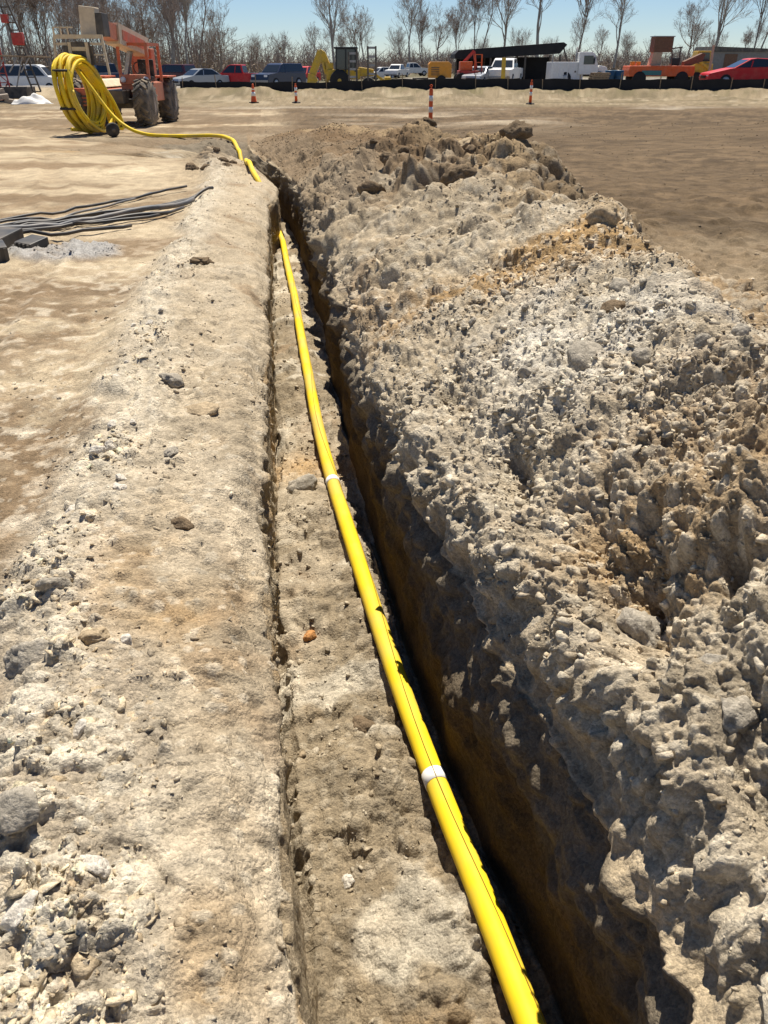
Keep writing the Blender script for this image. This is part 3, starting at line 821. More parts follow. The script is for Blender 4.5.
# ---------------------------------------------------------------- telehandler (local: front towards -y, its left side at +x)
HX, HY = -3.97, 27.9
th = thing('telehandler', 'faded orange telehandler with raised boom holding the yellow pipe coil', 'telehandler', (HX, HY, 0), -.16)
def wheel(parent, x, y, r, wd, tyre_m, rim_m, lugs=0):
    wt = MB()
    pr = [(r * .55, -wd / 2), (r * .86, -wd / 2), (r * .97, -wd * .38), (r, -wd * .2), (r, wd * .2), (r * .97, wd * .38), (r * .86, wd / 2), (r * .55, wd / 2)]
    wt.lathe(pr, axis='x', n=28)
    for k in range(lugs):
        a = 2 * math.pi * k / lugs
        for sgn in (-1, 1):
            aa = a + (0 if sgn < 0 else math.pi / lugs)
            p0 = (sgn * wd * .47, math.cos(aa + .16) * r * .99, math.sin(aa + .16) * r * .99)
            p1 = (sgn * wd * .02, math.cos(aa - .1) * r * 1.025, math.sin(aa - .1) * r * 1.025)
            wt.bar(p0, p1, .05, .055, up=(0, math.cos(aa), math.sin(aa)))
    w_ = wt.build('wheel', tyre_m, parent)
    w_.location = (x, y, r)
    sx = 1 if x > 0 else -1
    MB().lathe([(.03, sx * wd * .30), (r * .30, sx * wd * .34), (r * .50, sx * wd * .44), (r * .57, sx * wd * .50)][::1], axis='x', n=22).build('rim', rim_m, w_)
    return w_
for (x, y) in ((.92, -1.25), (-.92, -1.25), (.92, 1.15), (-.92, 1.15)):
    wheel(th, x, y, .60, .42, M_TYRE, M_ORIM, 18)
b_ = MB(); b_.box(0, -.05, .78, .95, 3.6, .34).box(0, -1.25, .60, 1.5, .24, .24).box(0, 1.15, .60, 1.5, .24, .24)
b_.build('chassis', M_STEEL, th, .02)
b_ = MB(); b_.prism([(-1.15, .55), (-.10, .55), (-.10, .88), (-.30, 1.0), (-1.05, 1.0), (-1.15, .90)], -1.75, 1.5); b_.build('engine_housing', M_ORG, th, .03)
b_ = MB(); b_.prism([(-1.12, 1.005), (-.22, 1.005), (-.42, 1.20), (-1.0, 1.20)], -1.3, 1.1); b_.build('hood', M_CREAM, th, .04)
b_ = MB()
for z in (.62, .71, .80): b_.box(-.62, -1.76, z, .75, .03, .045)
b_.build('grille', M_STEEL, th)
# operator frame
b_ = MB(); b_.box(.62, -.30, .88, .86, 1.35, .50).box(.62, -.98, 1.20, .86, .07, .26); b_.build('cab_body', M_ORG2, th, .03)
b_ = MB()
for x in (.22, 1.02):
    b_.bar((x, -.98, 1.1), (x, -.90, 2.08), .075); b_.bar((x, .38, 1.1), (x, .34, 2.08), .075); b_.bar((x, -.92, 2.08), (x, .36, 2.08), .075)
for y in (-.90, .34, -.28): b_.bar((.22, y, 2.08), (1.02, y, 2.08), .07)
b_.build('roll_frame', M_ORG, th)
b_ = MB(); b_.box(.62, .05, 1.20, .46, .46, .14).box(.62, .28, 1.46, .46, .12, .50); b_.build('seat', M_BLK, th, .03)
b_ = MB(); b_.bar((.62, -.62, 1.1), (.62, -.42, 1.46), .05); b_.tube([(.62 + .17 * math.cos(a), -.40 - .06 * math.sin(a), 1.48 + .16 * math.sin(a)) for a in np.linspace(0, 2 * math.pi, 15)], .017, 6); b_.build('steering_wheel', M_BLK, th)
for x in (.30, .95):
    MB().lathe([(.03, -.04), (.075, -.03), (.08, .03), (.05, .05)], (x, -1.06, 1.20), 'y', 12).build('headlight', M_HEAD, th)
MB().box(.95, .98, 1.25, .46, 1.1, .05).build('fender', M_ORG, th, .01)
MB().box(-.95, 1.0, 1.25, .46, 1.0, .05).build('fender', M_ORG, th, .01)
# boom: pivot behind, reaching forward over the hood
A, B = Vector((.28, 1.35, 2.02)), Vector((.30, -3.10, 2.50))
b_ = MB(); b_.bar(A, A.lerp(B, .64), .42, .50); bo = b_.build('boom', M_CREAM, th)
b_ = MB(); b_.bar(A.lerp(B, .10) + Vector((.221, .0, 0.0)), A.lerp(B, .58) + Vector((.221, 0, 0)), .012, .24); b_.build('boom_stripe', M_ORG, bo)
b_ = MB(); b_.bar(A.lerp(B, .55), A.lerp(B, .95), .32, .38); b_.build('boom_extension', M_ORG2, bo)
b_ = MB(); b_.bar(A.lerp(B, .30) + Vector((0, 0, -.24)), (0, .1, 1.1), .12); b_.build('lift_cylinder', M_GALV, th)
b_ = MB(); b_.box(.25, 1.42, 1.42, .62, .42, 1.15); b_.build('boom_mount', M_ORG, th, .02)
b_ = MB(); b_.prism([(-.20, 0), (.20, 0), (.24, .62), (-.16, .66)], -.16, .22); nose = b_.build('boom_head', M_CREAM, bo, .02); nose.location = (B.x - .02, B.y - .05, B.z - .28)
b_ = MB(); b_.box(.30, .10, .25, .20, .5, .52); b_.build('pivot_block', M_STEEL, nose, .02)
# fork carriage below the boom head
cg = thing('fork_carriage', '', '', (0, 0, 0)); bpy.data.objects.remove(cg)
CX, CY = B.x - .22, B.y - .45
b_ = MB()
b_.bar((CX - .60, CY, 2.20), (CX + .60, CY, 2.20), .09, .09); b_.bar((CX - .62, CY, 2.04), (CX + .62, CY, 2.04), .05, .06)
for x in (-.60, .60): b_.bar((CX + x, CY, 2.24), (CX + x * 1.14, CY - .05, 1.35), .05)
b_.bar((CX - .60, CY - .02, 1.80), (CX + .60, CY - .02, 1.80), .03)
for x in (-.60, -.42, -.24): b_.bar((CX + x, CY, 2.40), (CX + x, CY, 2.20), .03)
b_.bar((CX - .60, CY, 2.40), (CX - .1, CY, 2.40), .03)
b_.build('fork_carriage', M_CREAM, th)
b_ = MB(); b_.box(CX + .0, CY - .05, 1.82, .56, .06, .52); pn = b_.build('load_backrest', M_STEEL, th)
b_ = MB(); b_.box(CX - .22, CY - .09, 1.80, .08, .03, .55).box(CX + .22, CY - .09, 1.80, .08, .03, .55).box(CX, CY - .09, 1.93, .34, .025, .09); b_.build('upright', M_CREAM, pn)
for x in (-.35, .30):
    b_ = MB(); b_.bar((CX + x, CY, 1.60), (CX + x, CY + .95, 1.58), .10, .05); b_.bar((CX + x, CY - .02, 2.0), (CX + x, CY - .02, 1.58), .10, .05); b_.build('fork', M_STEEL, th)

# ---------------------------------------------------------------- delineator posts and cones
def delineator(x, y, label, h=1.05):
    t = thing('traffic_post', label, 'traffic post', (x, y, drop(x, y)[0] + .0), 0, 'orange and white traffic markers')
    b_ = MB(); b_.lathe([(.20, 0), (.20, .035), (.13, .06), (.07, .075)], n=8); b_.build('base', M_BLK, t)
    b_ = MB(); b_.lathe([(.066, .06), (.060, .3), (.055, h * .86), (.045, h * .90), (.03, h * .91)], n=16).tube([(0, 0, h * .9), (0, 0, h * .93), (-.035, 0, h * .97), (0, 0, h), (.035, 0, h * .97), (0, 0, h * .935)], .014, 6)
    b_.build('tube', M_CONE, t)
    for z in (.36, .62, ):
        MB().lathe([(.0625, h * z), (.061, h * z + .14)], n=16).build('reflective_band', M_WHT, t)
    return t
delineator(4.76, 25.0, 'tall orange and white traffic post standing just behind the spoil heap', 1.10)
delineator(11.75, 38.4, 'orange and white traffic post with black base on the pale track before the berm', .96)
delineator(1.62, 41.4, 'slim orange and white traffic post at the berm foot left of the backhoe', .80)
def cone(x, y, label, h=.72):
    t = thing('traffic_cone', label, 'traffic cone', (x, y, drop(x, y)[0]), .3, 'orange and white traffic markers')
    b_ = MB(); b_.box(0, 0, .02, .36, .36, .04); b_.build('base', M_BLK, t)
    b_ = MB(); b_.lathe([(.145, .035), (.13, .07), (.04, h * .95), (.025, h)], n=16); b_.build('cone_body', M_CONE, t)
    MB().lathe([(.107, h * .36), (.079, h * .58)], n=16).build('reflective_band', M_WHT, t)
    MB().lathe([(.069, h * .68), (.055, h * .80)], n=16).build('reflective_band', M_WHT, t)
cone(-.30, 41.8, 'squat orange and white traffic cone at the berm foot in front of the red pickup', .78)

# ---------------------------------------------------------------- silt fence
def T_S(x, T, z=.3):
    zc = T * math.cos(PITCH) + (CAM_H - z) * math.sin(PITCH)
    return (x - 384) / 803 * zc
sf = None
FT = 51.2
sS = np.linspace(-11.5, 34, 120)
top, bot = [], []
fr_ = random.Random(2)
for S in sS:
    x, y = at(S, FT + .3 * math.sin(S * .3)); z = gz(x, y) + .05
    top.append((x, y, z + .40 - .13 * float(sstep(2, -4, S)) + .02 * math.sin(S * 2.1) + fr_.uniform(-.015, .015))); bot.append((x, y, z - .30))
b_ = MB()
off = Vector((math.sin(YAW), math.cos(YAW), 0)) * .012
n = len(top)
vv = [b_.bm.verts.new(p) for p in bot] + [b_.bm.verts.new(p) for p in top] + [b_.bm.verts.new(Vector(p) + off) for p in bot] + [b_.bm.verts.new(Vector(p) + off) for p in top]
for k in range(n - 1):
    b_.bm.faces.new((vv[k], vv[k + 1], vv[n + k + 1], vv[n + k])); b_.bm.faces.new((vv[2 * n + k], vv[3 * n + k], vv[3 * n + k + 1], vv[2 * n + k + 1])); b_.bm.faces.new((vv[n + k], vv[n + k + 1], vv[3 * n + k + 1], vv[3 * n + k]))
sf = b_.build('silt_fence', M_SILT)
tag(sf, 'long low black fabric silt fence on wooden stakes along the berm', 'fence')
for S in np.arange(-11.4, 34, 2.05):
    S2 = S + fr_.uniform(-.2, .2); x, y = at(S2, FT + .3 * math.sin(S2 * .3) - .03); z = drop(x, y)[0]
    MB().bar((x, y, z - .1), (x + fr_.uniform(-.05, .05), y, z + .58 + fr_.uniform(-.1, .25)), .045, .04).build('stake', M_WOOD, sf)

# ---------------------------------------------------------------- vehicles
def car(name, kind, paint, label, S, T, heading, cat, group='vehicles parked in the far lot', sc=1.0):
    """heading: 0 = nose to image right; local x forward, y to its left"""
    x, y = at(S, T)
    t = thing(name, label, cat, (x, y, gz(x, y)), R0 + heading, group)
    t.scale = (sc,) * 3
    if kind == 'coupe': L, W, wb, r = 4.5, 1.75, 2.65, .31; low = [(-2.2, .25), (2.2, .25), (2.26, .45), (2.2, .66), (1.2, .86), (.95, .90), (-1.75, .95), (-2.22, .88), (-2.28, .5)]; cab = [(1.05, .86), (.15, 1.32), (-.15, 1.36), (-.85, 1.33), (-1.95, .93)]
    if kind == 'sedan': L, W, wb, r = 4.7, 1.8, 2.7, .32; low = [(-2.3, .28), (2.25, .28), (2.32, .5), (2.25, .74), (1.15, .93), (-1.6, .97), (-2.3, .92), (-2.36, .55)]; cab = [(1.15, .91), (.35, 1.40), (0, 1.45), (-.85, 1.43), (-1.65, .96)]
    if kind == 'suv': L, W, wb, r = 4.7, 1.88, 2.75, .37; low = [(-2.3, .36), (2.25, .36), (2.32, .6), (2.25, .98), (1.2, 1.08), (-2.3, 1.12), (-2.36, .6)]; cab = [(1.1, 1.06), (.5, 1.66), (.2, 1.74), (-2.0, 1.72), (-2.28, 1.1)]
    if kind == 'van': L, W, wb, r = 5.4, 1.98, 3.4, .36; low = [(-2.65, .38), (2.6, .38), (2.68, .6), (2.6, 1.02), (1.7, 1.2), (-2.65, 1.2), (-2.7, .6)]; cab = [(1.75, 1.18), (1.1, 1.98), (.8, 2.1), (-2.6, 2.1), (-2.66, 1.18)]
    if kind == 'pickup': L, W, wb, r = 5.6, 1.95, 3.5, .39; low = [(-2.75, .5), (-2.1, .42), (2.65, .42), (2.74, .65), (2.66, 1.06), (1.4, 1.14), (.0, 1.14), (-.72, 1.14), (-2.74, 1.14), (-2.78, .62)]; cab = [(1.3, 1.12), (.62, 1.74), (.35, 1.83), (-.62, 1.81), (-.80, 1.12)]
    b_ = MB(); b_.prism(low, -W / 2, W / 2); body = b_.build('body', paint, t, .07)
    k = .82
    n = len(cab); b_ = MB()
    zb, zt = cab[0][1], max(z for _, z in cab)
    f = lambda z: W / 2 * (.96 - (1 - k) * (z - zb) / (zt - zb))
    b_._add([(x_, -f(z), z) for x_, z in cab] + [(x_, f(z), z) for x_, z in cab], [tuple(range(n)), tuple(range(2 * n - 1, n - 1, -1))] + [(q, n + q, n + (q + 1) % n, (q + 1) % n) for q in range(n)])
    b_.build('cabin', paint, t, .05)
    # glass: side panes follow the cabin outline, windscreen and rear glass on its slopes
    cxm = sum(p[0] for p in cab) / n; 
    def inset(p, a): return (cxm + (p[0] - cxm) * a, zb + .06 + (p[1] - zb) * (a - .05))
    ins = [inset(p, .86) for p in cab]
    for sgn in (-1, 1):
        b_ = MB(); b_._add([(x_, sgn * (f(z) + .012), z) for x_, z in ins] + [(x_, sgn * (f(z) - .02), z) for x_, z in ins], [tuple(range(n)), tuple(range(2 * n - 1, n - 1, -1))] + [(q, n + q, n + (q + 1) % n, (q + 1) % n) for q in range(n)])
        sw = b_.build('side_window', M_GLASS, t)
        mid = .12 if kind in ('coupe', 'sedan', 'suv') else -.02
        zz = zt - .12
        MB().bar((mid, sgn * (f(zb + .05) + .016), zb + .04), (mid - .08, sgn * (f(zz) + .016), zz), .07, .02, up=(0, 1, 0)).build('door_pillar', paint, sw)
    for (p, q, nm) in ((cab[0], cab[1], 'windscreen'), (cab[-1], cab[-2], 'rear_window')):
        a_, c_ = Vector((p[0], 0, p[1])), Vector((q[0], 0, q[1]))
        nrm = Vector((c_.z - a_.z, 0, -(c_.x - a_.x))).normalized() * (.012)
        if nrm.x * (1 if nm == 'windscreen' else -1) < 0: nrm = -nrm
        m0, m1 = a_.lerp(c_, .12), a_.lerp(c_, .9)
        pv = []
        for o_ in (nrm, -nrm * 2):
            for m_ in (m0, m1):
                ww = f(m_.z) - .10
                pv += [(m_.x + o_.x, -ww, m_.z + o_.z), (m_.x + o_.x, ww, m_.z + o_.z)]
        b_ = MB(); b_._add(pv, [(0, 1, 3, 2), (4, 6, 7, 5), (0, 4, 5, 1), (2, 3, 7, 6), (0, 2, 6, 4), (1, 5, 7, 3)]); b_.build(nm, M_GLASS, t)
    for sx in (1, -1):
        for sy in (1, -1):
            wx = sx * wb / 2 + (0 if kind != 'pickup' else -.05)
            b_ = MB(); b_.lathe([(r * .5, -.11), (r * .92, -.11), (r, -.07), (r, .07), (r * .92, .11), (r * .5, .11)], axis='y', n=20)
            w_ = b_.build('wheel', M_CTYRE, t); w_.location = (wx, sy * (W / 2 - .08), r)
            MB().lathe([(.02, sy * .125), (r * .34, sy * .13), (r * .62, sy * .112), (r * .64, sy * .09)], axis='y', n=16).build('rim', M_RIM, w_)
    fx = max(p[0] for p in low); zf = low[3][1] - .10 if kind != 'pickup' else .92
    for sy in (1, -1):
        MB().box(fx - .05, sy * (W / 2 - .26), zf - (.06 if kind == 'coupe' else .02), .06, .34, .15).build('headlight', M_HEAD, t)
        MB().box(-fx + .02, sy * (W / 2 - .22), zf + .02, .06, .28, .16).build('tail_light', M_TAIL, t)
    MB().box(fx - .02, 0, .48, .07, W * .5, .14).build('grille', M_BLACKP, t)
    if kind in ('pickup', 'suv', 'van'):
        MB().box(fx + .02, 0, .50, .10, W * .98, .16).build('bumper', M_GALV, t, .02)
        MB().box(-fx - .02, 0, .55, .10, W * .96, .16).build('bumper', M_GALV, t, .02)
    if kind == 'pickup':
        MB().box(-1.77, 0, 1.09, 1.75, W - .26, .16).build('truck_bed', M_BLACKP, t)
    return t
PI = math.pi
car('van', 'van', M_WHITE, 'long white van parked behind the red scaffold tower', T_S(33, 64), 64, .06, 'van', sc=.8)
car('pickup_truck', 'pickup', M_NAVY, 'dark blue pickup truck behind the telehandler boom', T_S(105, 76), 76, 2.3, 'pickup truck')
car('parked_car', 'suv', M_MAR, 'dark maroon car parked left of the silver car', T_S(173, 82), 82, PI - .5, 'car')
car('parked_car', 'sedan', M_SILV, 'silver sedan parked between the maroon car and the red pickup', T_S(200, 76), 76, PI + .75, 'car')
car('pickup_truck', 'pickup', M_RED, 'bright red pickup truck parked between silver sedan and dark suv', T_S(238, 78), 78, PI - .12, 'pickup truck', sc=.95)
car('parked_car', 'suv', M_NAVY, 'dark navy suv facing the site between the red pickup and the yellow backhoe', T_S(279, 78), 78, PI + .95, 'car', sc=1.05)
car('parked_car', 'suv', M_RED, 'small red car half hidden left of the yellow backhoe', T_S(304, 88), 88, PI + 1.2, 'car', sc=.9)
car('parked_car', 'suv', M_WHITE, 'white suv right of the dark lift mast, farthest left of the white vehicles', T_S(382, 96), 96, PI + .4, 'car', sc=.68)
car('pickup_truck', 'pickup', M_WHITE, 'white pickup truck seen nose on, beside another white pickup', T_S(397, 92), 92, PI + 1.2, 'pickup truck', sc=.68)
car('pickup_truck', 'pickup', M_WHITE, 'white pickup truck left of the orange generator trailer', T_S(412, 98), 98, .25, 'pickup truck', sc=.68)
car('parked_car', 'coupe', M_RED, 'shiny red coupe parked behind the silt fence at the right edge', T_S(744, 54.6), 54.6, PI - .06, 'car', sc=1.12)
car('parked_car', 'sedan', M_TEAL, 'teal car parked behind the red coupe', T_S(775, 64), 64, PI - .2, 'car', sc=1.1)
car('pickup_truck', 'pickup', M_WHITE, 'white pickup truck parked under the black sloping shed roof', T_S(504, 62), 62, PI + 1.25, 'pickup truck', sc=.85)
car('parked_car', 'sedan', M_SILV, 'pale grey car under the left half of the black shed roof', T_S(480, 60.5), 60.5, PI + 1.1, 'car', sc=.75)

# black sloping shed roof
x, y = at(T_S(505, 66), 66)
sh = thing('shed', 'open shed with a black sloping roof on posts among the parked trucks', 'shed', (x, y, gz(x, y)), R0)
sh.scale = (.86, .9, .86)
b_ = MB(); b_.prism([(-4.5, 2.10), (-4.2, 2.38), (4.15, 2.92), (4.45, 2.75), (3.9, 2.12), (-3.6, 1.74), (-4.5, 1.78)], -2.4, 2.4); b_.build('roof', M_TARP, sh, .03)
for px in (-4.0, -1.6, 1.2, 4.0):
    for y_ in (-2.2, 2.2):
        MB().bar((px, y_, 0), (px, y_, 1.5 if px < -3.5 else 1.95 + .03 * px), .14).build('post', M_STEEL, sh)
b_ = MB(); b_.box(0, 2.33, .95, 8.0, .06, 1.9); b_.build('rear_wall', M_TARP, sh)
MB().bar((4.1, -2.3, 2.75), (4.6, -2.3, 1.55), .10).build('brace', M_STEEL, sh)

# orange compressor trailer
x, y = at(T_S(439, 58), 58)
t = thing('generator_trailer', 'amber orange generator trailer left of the black shed', 'generator', (x, y, gz(x, y)), R0)
MB().prism([(-.72, .45), (.72, .45), (.72, 1.18), (.55, 1.34), (-.6, 1.34), (-.72, 1.2)], -.6, .6).build('housing', M_AMBER, t, .03)
b_ = MB()
for k in range(5): b_.box(-.3, -.61, .62 + k * .1, .5, .02, .04)
b_.build('louvre', M_STEEL, t)
MB().bar((-.7, 0, .42), (-1.7, 0, .40), .08).build('drawbar', M_STEEL, t)
for sy in (-1, 1):
    w_ = MB().lathe([(.12, -.09), (.27, -.09), (.30, -.05), (.30, .05), (.27, .09), (.12, .09)], axis='y', n=18).build('wheel', M_CTYRE, t); w_.location = (.1, sy * .66, .30)
MB().tube([(.45, .2, 1.32), (.45, .2, 1.55)], .04, 8).build('exhaust', M_STEEL, t)

# red-orange boom lift under the shed
x, y = at(T_S(467, 60.5), 60.5)
t = thing('boom_lift', 'red orange boom lift folded up under the left end of the black shed roof', 'boom lift', (x, y, gz(x, y)), R0)
MB().box(0, 0, .62, 1.3, 1.5, .42).build('chassis', M_RED2, t, .03)
MB().box(-.15, 0, 1.1, .8, 1.1, .5).build('turret', M_BOLTO, t, .03)
b_ = MB(); b_.bar((-.4, 0, 1.2), (.35, -.1, 1.95), .18); b_.bar((.35, -.1, 1.95), (.55, -.2, .9), .15); b_.build('boom', M_RED2, t)
b_ = MB()
for q in ((.4, -.7), (.85, -.7), (.4, -.2), (.85, -.2)): b_.bar((q[0], q[1], .75), (q[0], q[1], 1.75), .045)
for z in (.8, 1.3, 1.75):
    b_.bar((.4, -.7, z), (.85, -.7, z), .04); b_.bar((.4, -.2, z), (.85, -.2, z), .04); b_.bar((.85, -.7, z), (.85, -.2, z), .04)
b_.build('basket', M_BOLTO, t)
for sx in (-.5, .5):
    for sy in (-.75, .75):
        w_ = MB().lathe([(.15, -.12), (.33, -.12), (.36, -.06), (.36, .06), (.33, .12), (.15, .12)], axis='y', n=18).build('wheel', M_CTYRE, t); w_.location = (sx, sy, .36)

# tall yellow plank leaning by the white pickup
x, y = at(T_S(502.5, 59), 59)
o = MB().box(0, 0, .78, .26, .08, 1.56).build('yellow_board', M_DYEL, None, .01); o.location = (x, y, gz(x, y)); o.rotation_euler = (.05, -.02, R0)
tag(o, 'narrow upright yellow board in front of the white pickup under the shed', 'board')

# white tank trailer and white lorry
x, y = at(T_S(563, 60), 60)
t = thing('storage_container', 'white container with ribbed sides between the black shed and the white lorry', 'container', (x, y, gz(x, y)), R0 + .05)
MB().box(0, 0, .78, 2.1, 1.5, 1.1).build('box_body', M_WHITE, t, .03)
b_ = MB()
for k in range(7): b_.box(-.9 + k * .3, -.77, .78, .06, .05, 1.0)
b_.build('rib', M_WHITE, t)
MB().box(0, 0, .14, 1.9, 1.3, .16).build('skid', M_STEEL, t)
MB().bar((-1.0, -.7, 1.33), (-1.0, -.7, 1.75), .05).build('vent_pipe', M_GALV, t)

x, y = at(T_S(578, 60), 60)
t = thing('lorry', 'white lorry with a tall cab parked right of the white container', 'lorry', (x, y, gz(x, y)), R0 - .12)
t.scale = (.82,) * 3
MB().box(-.1, 0, .72, 3.6, .8, .22).build('chassis', M_STEEL, t)
MB().prism([(-.2, .75), (1.35, .75), (1.35, 1.25), (1.2, 1.45), (1.0, 2.15), (.75, 2.3), (-.2, 2.3)], -1.05, 1.05).build('cab', M_WHITE, t, .05)
MB().prism([(1.36, .6), (2.0, .6), (2.05, 1.15), (1.9, 1.30), (1.36, 1.4)], -.95, .95).build('bonnet', M_WHITE, t, .05)
for sy in (-1, 1):
    MB().prism([(.15, 1.45), (1.02, 1.45), (.86, 2.05), (.15, 2.05)], sy * 1.055 - .01, sy * 1.055 + .01).build('side_window', M_GLASS, t)
    MB().box(.95, sy * 1.25, 1.75, .08, .12, .4).build('mirror', M_BLACKP, t)
    MB().box(2.04, sy * .7, .95, .06, .25, .2).build('headlight', M_HEAD, t)
MB().bar((1.22, 0, 1.48), (1.03, 0, 2.1), 1.7, .03, up=(1, 0, 0)).build('windscreen', M_GLASS, t)
MB().box(-1.0, 0, .95, 1.4, 1.9, .12).build('flat_bed', M_STEEL, t)
MB().tube([(-.3, .8, .8), (-.3, .8, 2.65)], .06, 8).build('exhaust', M_GALV, t)
for wx in (1.45, -1.2):
    for sy in (-1, 1):
        w_ = MB().lathe([(.2, -.14), (.44, -.14), (.48, -.08), (.48, .08), (.44, .14), (.2, .14)], axis='y', n=20).build('wheel', M_CTYRE, t); w_.location = (wx, sy * .95, .48)
        MB().lathe([(.03, sy * .16), (.2, sy * .15), (.27, sy * .145)], axis='y', n=14).build('rim', M_RIM, w_)

# pallet stack and blue drums behind the fence
x, y = at(T_S(598, 55), 55)
o = thing('pallet_stack', 'brown wooden pallets stacked behind the silt fence in front of the white lorry', 'pallets', (x, y, gz(x, y)), R0)
for k in range(6):
    b_ = MB()
    for q in (-.42, -.2, 0, .2, .42): b_.box(q, 0, .11, .14, .95, .025)
    for q in (-.42, 0, .42): b_.box(0, q, .05, 1.0, .09, .09)
    p = b_.build('pallet', M_WOOD, o); p.location = (fr_.uniform(-.05, .05), 0, k * .128); p.rotation_euler = (0, 0, fr_.uniform(-.06, .06))
M_BLUE = mat('blue_plastic', (.03, .09, .16), .5)
for k, (px, lab) in enumerate(((608, 'blue plastic drum next to the wooden pallets'), (617, 'blue plastic drum next to the orange trencher'))):
    x, y = at(T_S(px, 55.6), 55.6)
    b_ = MB(); b_.lathe([(.27, 0), (.29, .03), (.29, .28), (.305, .30), (.29, .32), (.29, .58), (.305, .60), (.29, .62), (.29, .85), (.26, .89), (.05, .89)], n=20)
    o = b_.build('plastic_drum', M_BLUE); o.location = (x, y, gz(x, y)); tag(o, lab, 'drum', 'blue drums behind the fence')
    MB().lathe([(.03, .885), (.03, .92)], (.14, 0, 0), n=10).build('bung', M_BLACKP, o)

# orange trencher with tan and brown uprights
x, y = at(T_S(655, 57), 57)
t = thing('trencher', 'long orange trenching machine with tan and brown upright panels', 'trencher', (x, y, gz(x, y)), R0)
MB().prism([(-1.95, .55), (2.0, .55), (2.05, .80), (2.0, 1.12), (-1.95, 1.12), (-2.0, .85)], -.85, .85).build('deck', M_BOLTO, t, .04)
MB().prism([(-.65, 1.13), (-.02, 1.13), (.02, 1.85), (-.50, 1.85)], -.45, .25).build('tan_panel', M_TANP, t, .02)
MB().box(.02, .0, 2.25, 1.15, .9, .80).build('brown_box', M_BRNP, t, .02)
MB().box(.02, .0, 2.68, 1.25, 1.0, .05).build('lid', M_GALV, t)
b_ = MB(); b_.bar((.75, -.3, 1.12), (.62, -.3, 1.96), .08); b_.bar((1.1, -.3, 1.12), (1.15, -.3, 2.1), .07); b_.bar((.3, -.3, 2.0), (1.25, -.3, 2.12), .07); b_.build('frame', M_STEEL, t)
MB().box(.95, -.1, 1.35, .5, .5, .4).build('seat', M_BLACKP, t, .04)
b_ = MB(); b_.prism([(1.5, 1.0), (2.6, 1.35), (2.75, 1.75), (2.55, 1.8), (1.5, 1.35)], -.25, .25); b_.build('digging_boom', M_BRNP, t)
MB().box(-.6, -.86, .74, 1.2, .03, .26).build('side_panel', mat('teal_panel', (.06, .2, .2), .5), t)
for q in (-1.7, -1.35): MB().box(q, -.3, 1.24, .24, .3, .22).build('toolbox', M_AMBER, t, .02)
for wx in (-1.3, 1.3):
    for sy in (-1, 1):
        w_ = MB().lathe([(.2, -.16), (.38, -.16), (.42, -.08), (.42, .08), (.38, .16), (.2, .16)], axis='y', n=18).build('wheel', M_CTYRE, t); w_.location = (wx, sy * .75, .42)

# yellow skid machine and grey shed at the right
x, y = at(T_S(697, 60), 60)
t = thing('compact_loader', 'yellow compact loader between the trencher and the red coupe', 'loader', (x, y, gz(x, y)), R0)
MB().box(0, 0, .85, 1.2, 1.3, .75).build('body', M_DYEL, t, .05)
MB().prism([(-.55, 1.24), (.5, 1.24), (.4, 1.95), (-.45, 1.95)], -.5, .5).build('cab', M_DYEL, t, .03)
MB().prism([(-.42, 1.36), (.36, 1.36), (.30, 1.85), (-.35, 1.85)], -.515, -.50).build('window', M_GLASS, t)
b_ = MB(); b_.bar((-.6, -.72, 1.5), (.75, -.72, .7), .14); b_.bar((-.6, .72, 1.5), (.75, .72, .7), .14); b_.build('lift_arm', M_DYEL, t)
MB().prism([(.75, .2), (1.15, .2), (1.0, .75), (.75, .8)], -.75, .75).build('bucket', M_STEEL, t)
for wx in (-.4, .4):
    for sy in (-1, 1):
        w_ = MB().lathe([(.15, -.13), (.34, -.13), (.38, -.06), (.38, .06), (.34, .13), (.15, .13)], axis='y', n=18).build('wheel', M_CTYRE, t); w_.location = (wx, sy * .74, .38)
x, y = at(T_S(706.5, 57.5), 57.5)
o = MB().bar((0, 0, 0), (0, 0, 2.25), .12).build('wooden_post', M_TANP); o.location = (x, y, gz(x, y)); tag(o, 'pale upright wooden post beside the yellow loader', 'post')
x, y = at(T_S(727, 72), 72)
t = thing('shed', 'low grey metal shed behind the red coupe', 'shed', (x, y, gz(x, y)), R0 + .1)
MB().box(0, 0, 1.0, 4.4, 3, 2.0).build('wall', M_SHEDR, t)
MB().prism([(-2.4, 2.01), (2.4, 2.01), (2.3, 2.2), (-2.3, 2.35)], -1.7, 1.7).build('roof', M_STEEL, t)
MB().box(-.8, -1.52, .95, 1.0, .04, 1.8).build('door', M_BRNP, t)

# ---------------------------------------------------------------- yellow backhoe
x, y = at(T_S(343, 68), 68)
t = thing('backhoe', 'yellow backhoe loader with its digging arm folded toward the left', 'backhoe', (x, y, gz(x, y)), R0)
MB().box(.1, 0, 1.12, 2.4, 1.2, .62).build('chassis', M_DYEL, t, .04)
MB().prism([(1.0, 1.0), (2.3, 1.0), (2.3, 1.45), (1.2, 1.6)], -.5, .5).build('bonnet', M_DYEL, t, .04)
cb = MB().prism([(-.45, 1.45), (.95, 1.45), (1.0, 2.75), (-.4, 2.75)], -.72, .72).build('cab', M_GLASS, t, .02)
b_ = MB()
for px in (-.45, .25, .95):
    for sy in (-.74, .74): b_.bar((px, sy, 1.3), (px + .03, sy, 2.77), .10)
b_.build('cab_frame', M_BLACKP, cb)
MB().box(.28, 0, 2.82, 1.7, 1.6, .12).build('cab_roof', M_BLACKP, cb, .03)
